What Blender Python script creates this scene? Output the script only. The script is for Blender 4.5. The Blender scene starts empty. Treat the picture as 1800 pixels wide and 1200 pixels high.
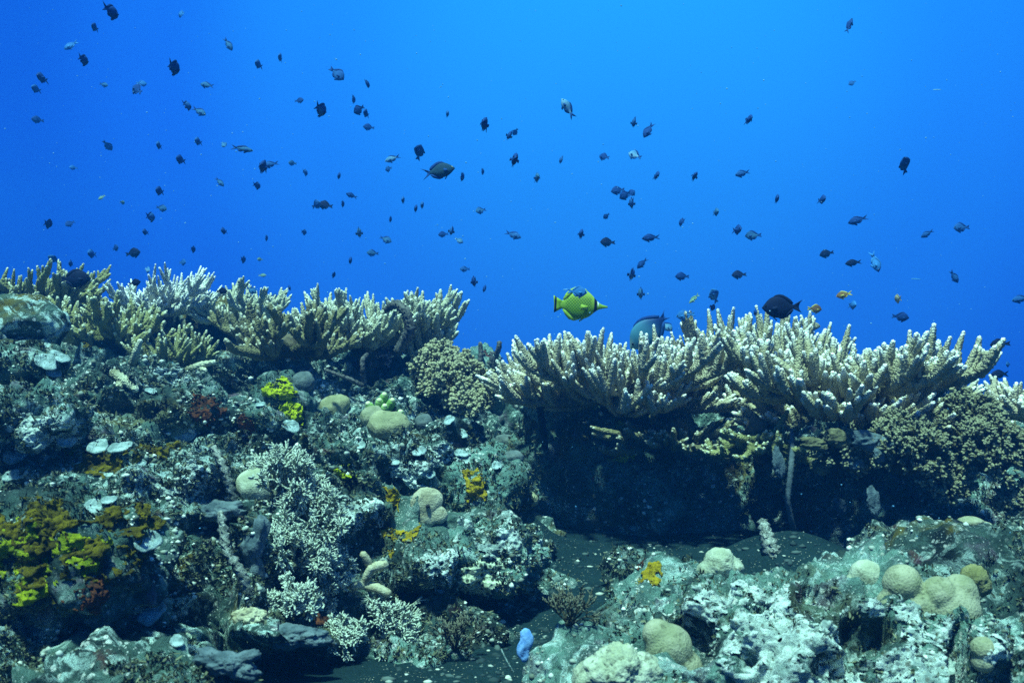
import bpy, math, random
import numpy as np
from mathutils import Vector, Matrix
from mathutils.bvhtree import BVHTree

# ---------------------------------------------------------------- camera, light, water light
sc = bpy.context.scene
COL = sc.collection
R = math.radians
CAMZ = 0.5
FPX = 1729.0                                   # focal length in photo pixels (1800 wide)
cam_d = bpy.data.cameras.new("camera")
cam = bpy.data.objects.new("camera", cam_d)
COL.objects.link(cam)
cam.location = (0, 0, CAMZ)
cam.rotation_euler = (R(90), 0, 0)
cam_d.sensor_width = 36.0
cam_d.lens = 36.0 * FPX / 1800.0
cam_d.clip_start = 0.02
cam_d.clip_end = 400
cam_d.dof.use_dof = True
cam_d.dof.focus_distance = 2.4
cam_d.dof.aperture_fstop = 12.0
sc.camera = cam

SUN_EL, SUN_AZ = 69.0, 203.0                   # azimuth: clockwise from +Y, where the sun stands
sun_d = bpy.data.lights.new("sun", 'SUN')
sun_d.energy = 5.0
sun_d.angle = R(4.0)
sun_d.color = (0.56, 1.0, 0.86)
sun = bpy.data.objects.new("sun", sun_d)
COL.objects.link(sun)
_sd = Vector((math.sin(R(SUN_AZ)) * math.cos(R(SUN_EL)), math.cos(R(SUN_AZ)) * math.cos(R(SUN_EL)), math.sin(R(SUN_EL))))
sun.rotation_euler = _sd.to_track_quat('Z', 'Y').to_euler()

world = bpy.data.worlds.new("World")
sc.world = world
world.use_nodes = True
wn, wl = world.node_tree.nodes, world.node_tree.links
wn.clear()
w_out = wn.new('ShaderNodeOutputWorld')
w_tc = wn.new('ShaderNodeTexCoord')
w_sep = wn.new('ShaderNodeSeparateXYZ')
wl.new(w_tc.outputs['Generated'], w_sep.inputs[0])
w_map = wn.new('ShaderNodeMapRange'); w_map.inputs[1].default_value = -1; w_map.inputs[2].default_value = 1
wl.new(w_sep.outputs['Z'], w_map.inputs[0])
w_ramp = wn.new('ShaderNodeValToRGB')
wl.new(w_map.outputs[0], w_ramp.inputs[0])
_stops = [(0.0, (0.001, 0.008, 0.04)), (0.40, (0.003, 0.075, 0.36)), (0.49, (0.016, 0.198, 0.81)),
          (0.53, (0.016, 0.228, 0.90)), (0.60, (0.016, 0.30, 1.06)), (0.68, (0.016, 0.39, 1.12)), (0.82, (0.06, 0.54, 1.0)), (1.0, (0.22, 0.85, 0.85))]
els = w_ramp.color_ramp.elements
els[0].position, els[0].color = _stops[0][0], (*_stops[0][1], 1)
els[1].position, els[1].color = _stops[-1][0], (*_stops[-1][1], 1)
for p_, c_ in _stops[1:-1]:
    e_ = els.new(p_); e_.color = (*c_, 1)
# the water is brightest a little right of the reef gap and darker towards the reef wall on the left
w_az = wn.new('ShaderNodeVectorMath'); w_az.operation = 'DOT_PRODUCT'
_az = Vector((0.12, 1.0, 0.24)).normalized()
w_az.inputs[1].default_value = _az
wl.new(w_tc.outputs['Generated'], w_az.inputs[0])
w_azr = wn.new('ShaderNodeValToRGB'); w_azr.color_ramp.interpolation = 'EASE'
ae = w_azr.color_ramp.elements
ae[0].position, ae[0].color = 0.60, (0.25, 0.25, 0.55, 1)
ae[1].position, ae[1].color = 1.0, (1.2, 1.12, 1.02, 1)
for p_, c_ in ((0.84, (0.28, 0.28, 0.66)), (0.90, (0.50, 0.46, 0.83)), (0.95, (0.85, 0.78, 0.95))):
    e_ = ae.new(p_); e_.color = (*c_, 1)
wl.new(w_az.outputs['Value'], w_azr.inputs[0])
w_mul = wn.new('ShaderNodeMix'); w_mul.data_type = 'RGBA'; w_mul.blend_type = 'MULTIPLY'; w_mul.inputs[0].default_value = 1
wl.new(w_ramp.outputs[0], w_mul.inputs[6]); wl.new(w_azr.outputs[0], w_mul.inputs[7])
w_bg = wn.new('ShaderNodeBackground'); w_bg.inputs[1].default_value = 0.50
wl.new(w_mul.outputs[2], w_bg.inputs[0])
# daylight through the surface overhead (Snell's window)
w_sky = wn.new('ShaderNodeTexSky'); w_sky.sky_type = 'NISHITA'; w_sky.sun_disc = False
w_sky.sun_elevation = R(SUN_EL); w_sky.sun_rotation = R(SUN_AZ)
w_win = wn.new('ShaderNodeMapRange'); w_win.interpolation_type = 'SMOOTHSTEP'
w_win.inputs[1].default_value = 0.60; w_win.inputs[2].default_value = 0.8
wl.new(w_sep.outputs['Z'], w_win.inputs[0])
w_tint = wn.new('ShaderNodeMix'); w_tint.data_type = 'RGBA'; w_tint.blend_type = 'MULTIPLY'; w_tint.inputs[0].default_value = 1
w_tint.inputs[7].default_value = (0.45, 0.9, 0.68, 1)
wl.new(w_sky.outputs[0], w_tint.inputs[6])
w_mw = wn.new('ShaderNodeMix'); w_mw.data_type = 'RGBA'; w_mw.inputs[6].default_value = (0, 0, 0, 1)
wl.new(w_win.outputs[0], w_mw.inputs[0]); wl.new(w_tint.outputs[2], w_mw.inputs[7])
w_bg2 = wn.new('ShaderNodeBackground'); w_bg2.inputs[1].default_value = 0.05
wl.new(w_mw.outputs[2], w_bg2.inputs[0])
w_add = wn.new('ShaderNodeAddShader')
wl.new(w_bg.outputs[0], w_add.inputs[0]); wl.new(w_bg2.outputs[0], w_add.inputs[1])
wl.new(w_add.outputs[0], w_out.inputs[0])

sc.view_settings.view_transform = 'Standard'
sc.view_settings.look = 'None'
sc.view_settings.exposure = 1.02
sc.view_settings.gamma = 1.0
sc.render.engine = 'CYCLES'
sc.cycles.use_denoising = False
sc.cycles.max_bounces = 5
sc.cycles.diffuse_bounces = 2
sc.cycles.volume_bounces = 0

# ---------------------------------------------------------------- helpers
rnd = random.Random(7)

def at(px, py, Y):
    return Vector(((px - 900) / FPX * Y, Y, CAMZ + (600 - py) / FPX * Y))

def _h(ix, iy, iz, seed):
    h = (ix.astype(np.int64) * 374761393 + iy.astype(np.int64) * 668265263 + iz.astype(np.int64) * 2147483647 + seed * 974634777) & 0xFFFFFFFF
    h = ((h ^ (h >> 13)) * 1274126177) & 0xFFFFFFFF
    h = ((h ^ (h >> 15)) * 2246822519) & 0xFFFFFFFF
    return ((h ^ (h >> 16)) & 0xFFFFFF) / float(0xFFFFFF)

def vnoise(P, seed=0):
    i = np.floor(P); f = P - i; f = f * f * f * (f * (f * 6 - 15) + 10)
    i = i.astype(np.int64)
    out = 0
    for dx in (0, 1):
        wx = f[:, 0] if dx else 1 - f[:, 0]
        for dy in (0, 1):
            wy = f[:, 1] if dy else 1 - f[:, 1]
            for dz in (0, 1):
                wz = f[:, 2] if dz else 1 - f[:, 2]
                out = out + wx * wy * wz * _h(i[:, 0] + dx, i[:, 1] + dy, i[:, 2] + dz, seed)
    return out * 2 - 1

def fbm(P, octv=5, rough=0.5, seed=0, lac=2.03):
    a, s, o = 1.0, 0.0, 0
    for k in range(octv):
        o = o + a * vnoise(P + 17.3 * k, seed + k); s += a
        a *= rough; P = P * lac
    return o / s

def worley(P, seed=0):
    i = np.floor(P).astype(np.int64)
    best = np.full(len(P), 9.0)
    for dx in (-1, 0, 1):
        for dy in (-1, 0, 1):
            for dz in (-1, 0, 1):
                c = i + np.array((dx, dy, dz))
                q = np.stack([c[:, k] + _h(c[:, 0], c[:, 1], c[:, 2], seed + 31 * k) for k in range(3)], 1)
                d = ((q - P) ** 2).sum(1)
                best = np.minimum(best, d)
    return np.sqrt(best)

class MB:
    """collects pieces of one mesh"""
    def __init__(s):
        s.v, s.q, s.t, s.a, s.n = [], [], [], [], 0
    def add(s, v, quads=None, tris=None, a=None):
        v = np.asarray(v, float)
        if quads is not None and len(quads): s.q.append(np.asarray(quads, np.int64) + s.n)
        if tris is not None and len(tris): s.t.append(np.asarray(tris, np.int64) + s.n)
        s.v.append(v)
        s.a.append(np.zeros(len(v)) if a is None else np.broadcast_to(np.asarray(a, float), (len(v),)))
        s.n += len(v)
    def build(s, name, mat, parent=None, smooth=True, origin=None):
        me = bpy.data.meshes.new(name)
        V = np.concatenate(s.v)
        o = np.zeros(3) if origin is None else np.array(origin, float)
        V = V - o
        Q = np.concatenate(s.q) if s.q else np.zeros((0, 4), np.int64)
        T = np.concatenate(s.t) if s.t else np.zeros((0, 3), np.int64)
        me.vertices.add(len(V)); me.vertices.foreach_set('co', V.ravel())
        loops = np.concatenate([Q.ravel(), T.ravel()])
        me.loops.add(len(loops)); me.loops.foreach_set('vertex_index', loops.astype(np.int32))
        me.polygons.add(len(Q) + len(T))
        st = np.concatenate([np.arange(len(Q)) * 4, len(Q) * 4 + np.arange(len(T)) * 3]).astype(np.int32)
        me.polygons.foreach_set('loop_start', st)
        if smooth:
            me.polygons.foreach_set('use_smooth', np.ones(len(Q) + len(T), bool))
        at_ = me.attributes.new('t', 'FLOAT', 'POINT')
        at_.data.foreach_set('value', np.concatenate(s.a).astype(np.float32))
        me.update(calc_edges=True)
        me.validate()
        me.materials.append(mat)
        ob = bpy.data.objects.new(name, me)
        COL.objects.link(ob)
        ob.location = Vector(o)
        if parent is not None:
            ob.parent = parent
            ob.location = Vector(o) - parent.location
        return ob

def tag(o, label=None, cat=None, group=None, kind=None):
    if label: o['label'] = label
    if cat: o['category'] = cat
    if group: o['group'] = group
    if kind: o['kind'] = kind
    return o

def thing(name, loc, label, cat, group=None):
    o = bpy.data.objects.new(name, None)
    COL.objects.link(o); o.location = loc; o.empty_display_size = 0.02
    return tag(o, label, cat, group)

def frame(d):
    d = Vector(d).normalized()
    u = d.orthogonal().normalized(); w = d.cross(u)
    return d, u, w

def tube(mb, pts, rad, t, nseg=8, step=0.005, bump=0.0, cap=True):
    """a tapering tube through pts; rad and t are lists of the same length"""
    P = np.array([tuple(p) for p in pts], float)
    seg = np.linalg.norm(np.diff(P, axis=0), axis=1); s = np.concatenate([[0], np.cumsum(seg)])
    n = max(3, int(s[-1] / step) + 1)
    ss = np.linspace(0, s[-1], n)
    C = np.stack([np.interp(ss, s, P[:, k]) for k in range(3)], 1)
    if n > 5:
        for _ in range(2):
            C[1:-1] = (C[:-2] + 2 * C[1:-1] + C[2:]) / 4
    rr = np.interp(ss, s, rad); tt = np.interp(ss, s, t)
    T = np.gradient(C, axis=0); T /= (np.linalg.norm(T, axis=1)[:, None] + 1e-12)
    u = np.array(Vector(T[0]).orthogonal().normalized())
    U = np.zeros_like(T)
    for i in range(n):
        u = u - T[i] * u.dot(T[i]); u = u / (np.linalg.norm(u) + 1e-12); U[i] = u
    W = np.cross(T, U)
    ang = np.arange(nseg) * 2 * math.pi / nseg
    tw = (np.arange(n) % 2)[:, None] * (math.pi / nseg)
    A = ang[None, :] + tw * (1 if bump else 0)
    r = rr[:, None] * np.ones((1, nseg))
    if bump:
        j = (np.arange(nseg)[None, :] + np.arange(n)[:, None] // 1) % 2
        r = r * (1 + bump * (j * 2 - 1)) * (1 + 0.5 * bump * np.sin(np.arange(n) * 2.4 + rnd.random() * 6)[:, None])
    V = C[:, None, :] + r[:, :, None] * (np.cos(A)[:, :, None] * U[:, None, :] + np.sin(A)[:, :, None] * W[:, None, :])
    V = V.reshape(-1, 3); ta = np.repeat(tt, nseg)
    idx = np.arange(n * nseg).reshape(n, nseg)
    a = idx[:-1]; b = idx[1:]
    q = np.stack([a, np.roll(a, -1, 1), np.roll(b, -1, 1), b], -1).reshape(-1, 4)
    tr = []
    if cap:
        V = np.concatenate([V, [C[-1] + T[-1] * rr[-1] * 0.7], [C[0] - T[0] * rr[0] * 0.3]])
        ta = np.concatenate([ta, [tt[-1], tt[0]]])
        e = n * nseg
        tr = [(idx[-1, k], idx[-1, (k + 1) % nseg], e) for k in range(nseg)] + [(idx[0, (k + 1) % nseg], idx[0, k], e + 1) for k in range(nseg)]
    mb.add(V, q, tr, ta)

_ico = {}
def ico(n):
    if n not in _ico:
        import bmesh
        bm = bmesh.new(); bmesh.ops.create_icosphere(bm, subdivisions=n, radius=1)
        v = np.array([x.co[:] for x in bm.verts]); f = np.array([[y.index for y in x.verts] for x in bm.faces])
        bm.free(); v /= np.linalg.norm(v, axis=1)[:, None]
        _ico[n] = (v, f)
    return _ico[n]

def lobes_r(D, lobes, k=40.0):
    """distance from the centre to the skin of a cluster of spheres (soft union) along directions D"""
    acc = []
    for (cx, cy, cz, r) in lobes:
        c = np.array((cx, cy, cz)); b = D @ c; disc = b * b - (c @ c - r * r)
        acc.append(np.where(disc > 0, b + np.sqrt(np.maximum(disc, 0)), 0.0))
    A = np.stack(acc, 1)
    m = A.max(1)
    return m + np.log(np.exp((A - m[:, None]) * k).sum(1)) / k * 0.5

# ---------------------------------------------------------------- materials
def mat(name, rough=0.8):
    m = bpy.data.materials.new(name); m.use_nodes = True
    nt = m.node_tree
    b = nt.nodes['Principled BSDF']
    b.inputs['Roughness'].default_value = rough
    b.inputs['Specular IOR Level'].default_value = 0.08
    return m, nt, b

class N:
    def __init__(s, nt): s.nt = nt
    def new(s, t, **k):
        n = s.nt.nodes.new(t)
        for a, v in k.items(): setattr(n, a, v)
        return n
    def link(s, a, b): s.nt.links.new(a, b)
    def pos(s):
        return s.new('ShaderNodeNewGeometry').outputs['Position']
    def obj(s):
        return s.new('ShaderNodeTexCoord').outputs['Object']
    def attr(s, name):
        n = s.new('ShaderNodeAttribute'); n.attribute_name = name; return n.outputs['Fac']
    def noise(s, vec, scale, detail=4, rough=0.55, dist=0.0):
        n = s.new('ShaderNodeTexNoise')
        n.inputs['Scale'].default_value = scale; n.inputs['Detail'].default_value = detail
        n.inputs['Roughness'].default_value = rough; n.inputs['Distortion'].default_value = dist
        s.link(vec, n.inputs['Vector']); return n.outputs['Fac']
    def offs(s, vec, o):
        n = s.new('ShaderNodeVectorMath'); n.operation = 'ADD'; n.inputs[1].default_value = o
        s.link(vec, n.inputs[0]); return n.outputs[0]
    def vor(s, vec, scale, feat='F1', out='Distance', rand=1.0):
        n = s.new('ShaderNodeTexVoronoi'); n.feature = feat; n.inputs['Scale'].default_value = scale
        n.inputs['Randomness'].default_value = rand
        s.link(vec, n.inputs['Vector']); return n.outputs[out]
    def rng(s, v, a, b, c=0.0, d=1.0):
        n = s.new('ShaderNodeMapRange'); n.interpolation_type = 'SMOOTHSTEP'
        for i, x in enumerate((a, b, c, d)): n.inputs[i + 1].default_value = x
        s.link(v, n.inputs[0]); return n.outputs[0]
    def math(s, op, a, b=None):
        n = s.new('ShaderNodeMath'); n.operation = op
        for i, x in enumerate((a, b)):
            if x is None: continue
            if isinstance(x, (int, float)): n.inputs[i].default_value = x
            else: s.link(x, n.inputs[i])
        return n.outputs[0]
    def mix(s, f, a, b):
        n = s.new('ShaderNodeMix'); n.data_type = 'RGBA'
        for i, x in ((0, f), (6, a), (7, b)):
            if isinstance(x, tuple): n.inputs[i].default_value = (*x, 1)
            elif isinstance(x, (int, float)): n.inputs[i].default_value = x
            else: s.link(x, n.inputs[i])
        return n.outputs[2]
    def bump(s, h, dist, strength=1.0, prev=None):
        n = s.new('ShaderNodeBump'); n.inputs['Distance'].default_value = dist; n.inputs['Strength'].default_value = strength
        s.link(h, n.inputs['Height'])
        if prev is not None: s.link(prev, n.inputs['Normal'])
        return n.outputs[0]

def rock_material(name, pale=1.0, olive=1.0, dark=1.0, red=1.0):
    m, nt, b = mat(name, 0.9); n = N(nt); P = n.pos()
    c = n.mix(n.rng(n.noise(P, 9, 6, 0.62), 0.38, 0.62), (0.022 * dark, 0.040 * dark, 0.036 * dark), (0.105 * dark, 0.19 * dark, 0.155 * dark))
    c = n.mix(n.math('MULTIPLY', n.rng(n.noise(n.offs(P, (3, 1, 7)), 6.5, 5, 0.6, 0.6), 0.56, 0.66), 0.75 * olive), c, (0.13, 0.105, 0.012))
    c = n.mix(n.math('MULTIPLY', n.rng(n.noise(n.offs(P, (9, 4, 2)), 7.5, 5, 0.6, 0.5), 0.62, 0.70), 0.7 * red), c, (0.13, 0.028, 0.02))
    c = n.mix(n.math('MULTIPLY', n.rng(n.noise(n.offs(P, (5, 8, 1)), 11, 5, 0.6, 0.5), 0.58, 0.68), 0.5), c, (0.17, 0.12, 0.17))
    reg = n.rng(n.noise(n.offs(P, (1, 6, 3)), 3.6, 4, 0.6), 0.40 - 0.05 * pale, 0.62)
    pm = n.math('MULTIPLY', n.rng(n.noise(n.offs(P, (2, 2, 9)), 26, 7, 0.72, 0.8), 0.50, 0.60), reg)
    c = n.mix(n.math('MULTIPLY', pm, min(1.0, 0.85 * pale)), c, (0.46, 0.62, 0.56))
    sp = n.math('MULTIPLY', n.rng(n.vor(P, 75), 0.34, 0.2), n.rng(n.noise(n.offs(P, (7, 3, 3)), 8, 4, 0.6), 0.46, 0.58))
    c = n.mix(n.math('MULTIPLY', sp, min(1.0, 0.9 * pale)), c, (0.66, 0.70, 0.62))
    tiny = n.math('MULTIPLY', n.rng(n.vor(n.offs(P, (1, 1, 1)), 190), 0.3, 0.15), n.rng(n.noise(n.offs(P, (4, 9, 4)), 14, 4, 0.6), 0.5, 0.6))
    c = n.mix(n.math('MULTIPLY', tiny, 0.8 * min(1, pale)), c, (0.68, 0.72, 0.66))
    n.link(c, b.inputs['Base Color'])
    bm = n.bump(n.noise(P, 55, 8, 0.7), 0.016, 1.0)
    bm = n.bump(n.vor(P, 110), 0.005, 1.0, bm)
    bm = n.bump(n.noise(P, 260, 5, 0.7), 0.004, 1.0, bm)
    n.link(bm, b.inputs['Normal'])
    return m

def coral_material(name, low, mid, tip, cells=220.0, t0=0.05, t1=0.55, t2=0.86, bumpd=0.003):
    m, nt, b = mat(name, 0.75); n = N(nt); P = n.obj(); t = n.attr('t')
    nz = n.noise(P, 35, 4, 0.6)
    tt = n.math('ADD', t, n.math('MULTIPLY', n.math('SUBTRACT', nz, 0.5), 0.28))
    c = n.mix(n.rng(tt, t0, t1), low, mid)
    c = n.mix(n.rng(tt, t2, t2 + 0.16), c, tip)
    v = n.vor(P, cells)
    c = n.mix(n.math('MULTIPLY', n.rng(v, 0.45, 0.1), 0.45), c, tuple(min(0.85, x * 1.9 + 0.04) for x in mid))
    n.link(c, b.inputs['Base Color'])
    bm = n.bump(v, -bumpd, 1.0)
    n.link(bm, b.inputs['Normal'])
    return m

def plain_material(name, c1, c2, scale=30, bumps=60, bd=0.004, rough=0.8, speck=None):
    m, nt, b = mat(name, rough); n = N(nt); P = n.obj()
    c = n.mix(n.rng(n.noise(P, scale, 6, 0.65), 0.35, 0.65), c1, c2)
    if speck:
        c = n.mix(n.rng(n.vor(P, speck[0]), speck[1], speck[1] * 0.5), c, speck[2])
    n.link(c, b.inputs['Base Color'])
    bm = n.bump(n.noise(P, bumps, 7, 0.7), bd, 1.0)
    n.link(bm, b.inputs['Normal'])
    return m

M_ROCK = rock_material('reef_rock', 2.3, 1.0, 0.85, 0.8)
M_ROCKD = rock_material('cave_rock', 1.0, 1.2, 1.5, 2.0)
M_ROCKM = rock_material('dark_rock', .6, 1.1, .55, .6)  # darker, slightly more olive mix of the reef rock colours
M_ROCKP = rock_material('crusted_rock', 2.2, 0.35, 1.5, 0.3)
M_ROCKO = rock_material('sponge_rock', 0.5, 2.0, 0.9, 1.3)

def sand_material():
    m, nt, b = mat('dark_sand', 0.95); b.inputs['Specular IOR Level'].default_value = 0.02; n = N(nt); P = n.pos()
    c = n.mix(n.noise(P, 14, 6, 0.6), (0.006, 0.016, 0.018), (0.018, 0.042, 0.044))
    col = n.vor(P, 230, out='Color')
    sx = n.new('ShaderNodeSeparateXYZ'); n.link(col, sx.inputs[0])
    sp = n.math('MULTIPLY', n.math('GREATER_THAN', sx.outputs[0], 0.86), n.math('MULTIPLY', n.rng(n.noise(P, 9, 5, .65), .42, .62), n.rng(n.vor(P, 230), 0.34, 0.22)))
    c = n.mix(sp, c, (0.42, 0.42, 0.30))
    n.link(c, b.inputs['Base Color'])
    bm = n.bump(n.noise(P, 90, 7, 0.75), 0.006, 1.0)
    bm = n.bump(n.vor(P, 230), 0.003, 1.0, bm)
    n.link(bm, b.inputs['Normal'])
    return m
M_SAND = sand_material()

# ---------------------------------------------------------------- seabed and reef slope
def sheet(name, xs, ys, zf, m):
    X, Y = np.meshgrid(xs, ys)
    V = zf(X.ravel(), Y.ravel())
    nx, ny = len(xs), len(ys)
    idx = np.arange(nx * ny).reshape(ny, nx)
    q = np.stack([idx[:-1, :-1], idx[:-1, 1:], idx[1:, 1:], idx[1:, :-1]], -1).reshape(-1, 4)
    mb = MB(); mb.add(V, q)
    return mb.build(name, m), V, q

def sand_f(x, y):
    P = np.stack([x, y, 0 * x], 1)
    z = 0.02 * fbm(P * 2.5, 4, 0.5, 3) + 0.006 * fbm(P * 14, 3, 0.5, 4)
    z += 0.10 * np.exp(-((x - .60) / .15) ** 2 - ((y - 2.08) / .2) ** 2) + 0.10 * np.exp(-((x + .02) / .12) ** 2 - ((y - 2.35) / .2) ** 2)
    z += 0.012 * fbm(P * 9, 4, .55, 6)
    z -= 2.2 * np.clip((y - 3.5) / 5, 0, 1) ** 1.2
    return np.stack([x, y, z], 1)
def graded(a, b, c, n):
    u = np.linspace(-1, 1, n)
    return c + np.where(u < 0, (c - a), (b - c)) * (0.22 * u + 0.78 * u ** 3 * np.sign(u) * np.sign(u))
sx_, sy_ = graded(-12, 12, 0.2, 220), graded(-3, 14, 2.0, 220)
seabed, SV, SQ = sheet('seabed', sx_, sy_, sand_f, M_SAND)
tag(seabed, kind='structure')

ctrl = []
def c3(px, py, Y): ctrl.append(tuple(at(px, py, Y)))
for px, py, Y in [(-250, 1200, 1.1), (0, 1200, 1.15), (200, 1200, 1.2), (400, 1210, 1.30),
                  (-200, 1080, 1.25), (0, 1080, 1.27), (200, 1080, 1.3), (350, 1100, 1.38), (520, 1120, 1.55),
                  (0, 950, 1.45), (300, 950, 1.52), (450, 950, 1.54), (600, 950, 1.67), (800, 950, 1.83), (880, 930, 1.96),
                  (0, 800, 1.75), (300, 800, 1.85), (600, 800, 2.1), (750, 800, 2.08), (850, 800, 2.22),
                  (0, 700, 2.0), (300, 700, 2.25), (600, 700, 2.5), (800, 720, 2.75), (880, 740, 2.95),
                  (0, 640, 2.3), (300, 655, 2.65), (600, 650, 2.9), (800, 660, 3.1), (880, 675, 3.25)]:
    c3(px, py, Y)
ctrl += [(-.30, 1.2, -.12), (-.24, 1.46, -.06), (-.15, 1.66, -.06), (.0, 1.70, -.10), (.09, 1.95, -.10), (.14, 2.3, -.10), (.13, 2.65, -.02),
         (-.4, .9, -.1), (-.8, .8, -.05), (-.2, .8, -.2),
         (.45, 1.5, -.25), (.45, 2.0, -.25), (.4, 2.5, -.15), (.9, 1.6, -.2), (.9, 2.1, -.15), (1.0, 2.5, 0.0), (1.5, 1.6, -.1), (1.5, 2.2, .05),
         (.25, 3.1, .24), (.7, 3.0, .26), (1.1, 2.9, .25), (1.5, 2.8, .27), (1.9, 2.8, .25), (0.1, 3.4, .33),
         (-1.2, 1.4, .22), (-1.5, 2.2, .45), (-1.6, 3.0, .42), (-1.9, 1.2, .3), (-1.9, 2.5, .45),
         (-1.6, 3.7, .2), (-.8, 3.7, .25), (0, 3.8, .1), (.8, 3.7, .05), (1.6, 3.6, .05),
         (-1.8, 4.4, -.8), (-.6, 4.4, -.8), (.6, 4.4, -.9), (1.8, 4.4, -.9)]
CT = np.array(ctrl)
def tps_fit(C, lam=0.0006):
    n = len(C); d = np.linalg.norm(C[:, None, :2] - C[None, :, :2], axis=2)
    K = np.where(d > 0, d * d * np.log(d + 1e-12), 0) + lam * np.eye(n)
    Pm = np.concatenate([np.ones((n, 1)), C[:, :2]], 1)
    A = np.block([[K, Pm], [Pm.T, np.zeros((3, 3))]])
    return np.linalg.solve(A, np.concatenate([C[:, 2], np.zeros(3)]))
TW = tps_fit(CT)
def tps(x, y):
    z = TW[-3] + TW[-2] * x + TW[-1] * y
    for k, c in enumerate(CT):
        d2 = (x - c[0]) ** 2 + (y - c[1]) ** 2
        z = z + TW[k] * 0.5 * d2 * np.log(d2 + 1e-12)
    return z
HOLLOWS = [(365, 985, 45, 110, .13), (330, 1150, 80, 60, .10), (500, 1175, 120, 35, .13), (770, 1075, 80, 35, .13), (30, 665, 60, 16, .04), (430, 665, 90, 22, .10),
           (70, 905, 90, 25, .06), (90, 1110, 130, 30, .03), (610, 850, 40, 40, .04), (480, 790, 60, 25, .05), (230, 720, 60, 25, .05), (650, 690, 50, 20, .05), (650, 960, 40, 25, .05),
           (385, 900, 75, 22, -.06), (790, 985, 100, 40, -.05), (490, 1110, 110, 25, -.06), (90, 850, 90, 25, -.05), (480, 735, 80, 25, -.04), (620, 790, 70, 25, -.04)]
def reef_f(x, y):
    z = tps(x, y)
    e = 0.006
    gx = (tps(x + e, y) - z) / e; gy = (tps(x, y + e) - z) / e
    nrm = np.stack([-gx, -gy, np.ones_like(x)], 1); nrm /= np.linalg.norm(nrm, axis=1)[:, None]
    P = np.stack([x, y, z], 1)
    Wp = P + 0.05 * np.stack([fbm(P * 7, 3, .5, s) for s in (11, 12, 13)], 1)
    d = 0.07 * fbm(P * 4.5, 3, 0.5, 5)
    d += 0.12 * (0.52 - worley(Wp * 6.0, 2))
    d += 0.075 * (0.5 - worley(Wp * 13.0, 3))
    d += 0.030 * (0.5 - worley(Wp * 33.0, 4))
    d += 0.040 * fbm(P * 20, 5, 0.64, 8)
    d = np.where(y > 3.4, d * 0.5, d)
    nrm = nrm + np.array((0, -0.7, 0)); nrm /= np.linalg.norm(nrm, axis=1)[:, None]
    Q = P + nrm * d[:, None]
    # hollows and ledges of the left slope
    px = 900 + Q[:, 0] / np.maximum(y, .3) * FPX; py = 600 - (Q[:, 2] - CAMZ) / np.maximum(y, .3) * FPX
    w = np.zeros_like(x)
    for (cx, cy, rx, ry, dep) in HOLLOWS:
        w += dep * np.exp(-(((px - cx) / rx) ** 2 + ((py - cy) / ry) ** 2))
    return Q + w[:, None] * np.array((0, 0.95, -0.3))
reef, RV, RQ = sheet('reef_slope', np.arange(-1.75, 1.7, 0.0075), np.arange(0.75, 4.3, 0.0075), reef_f, M_ROCK)
tag(reef, kind='structure')

BV, BF = [SV, RV], [SQ.tolist(), (RQ + len(SV)).tolist()]
bn = [len(SV) + len(RV)]

# ---------------------------------------------------------------- rocks
def boulder(name, c, ax, label, m, seed=1, amp=1.0, sub=6, cat='rock', group=None, rot=0.0, hit_me=True, lobes=None, fine=1.0, pits=()):
    D, F = ico(sub)
    r = np.ones(len(D)) if lobes is None else lobes_r(D, lobes)
    cr, sr = math.cos(rot), math.sin(rot)
    V = D * r[:, None] * np.array(ax)
    V = np.stack([V[:, 0] * cr - V[:, 1] * sr, V[:, 0] * sr + V[:, 1] * cr, V[:, 2]], 1)
    s = max(ax)
    P = V + np.array(c)
    nr = D / np.array(ax); nr /= np.linalg.norm(nr, axis=1)[:, None]
    Wp = P + 0.15 * s * np.stack([fbm(P * 2.2 / s, 3, .5, seed + q) for q in (11, 12, 13)], 1)
    d = 0.22 * s * fbm(P * 1.6 / s, 3, 0.5, seed) + 0.20 * s * (0.5 - worley(Wp * 2.4 / s, seed)) + 0.05 * (0.5 - worley(Wp * 14, seed + 1)) * fine
    d += 0.024 * fine * (0.5 - worley(Wp * 33, seed + 2)) + 0.026 * fine * fbm(P * 24, 5, 0.62, seed + 3)
    if sub > 6: d += 0.008 * (0.5 - worley(Wp * 52, seed + 5)) + 0.022 * fbm(P * 42, 6, 0.72, seed + 6) - 0.02 * np.abs(fbm(P * 17, 4, .6, seed + 7))
    V = P + nr * (d * amp)[:, None]
    px = 900 + V[:, 0] / V[:, 1] * FPX; py = 600 - (V[:, 2] - CAMZ) / V[:, 1] * FPX
    for (qx, qy, rx, ry, dep) in pits:
        rr_ = np.hypot((px - qx) / rx, (py - qy) / ry) + 0.35 * fbm(V * 30, 3, .5, 71)
        V = V + ((1 / (1 + np.exp((rr_ - 1) * 14))) * dep * (V[:, 1] < c[1] + .05))[:, None] * np.array((0, .75, -.66))
    mb = MB(); mb.add(V, None, F)
    base = Vector((c[0], c[1], c[2] - ax[2]))
    o = mb.build(name, m, origin=base)
    tag(o, label, cat, group)
    if hit_me:
        BV.append(V); BF.append((F + bn[0]).tolist()); bn[0] += len(V)
    return o

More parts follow.
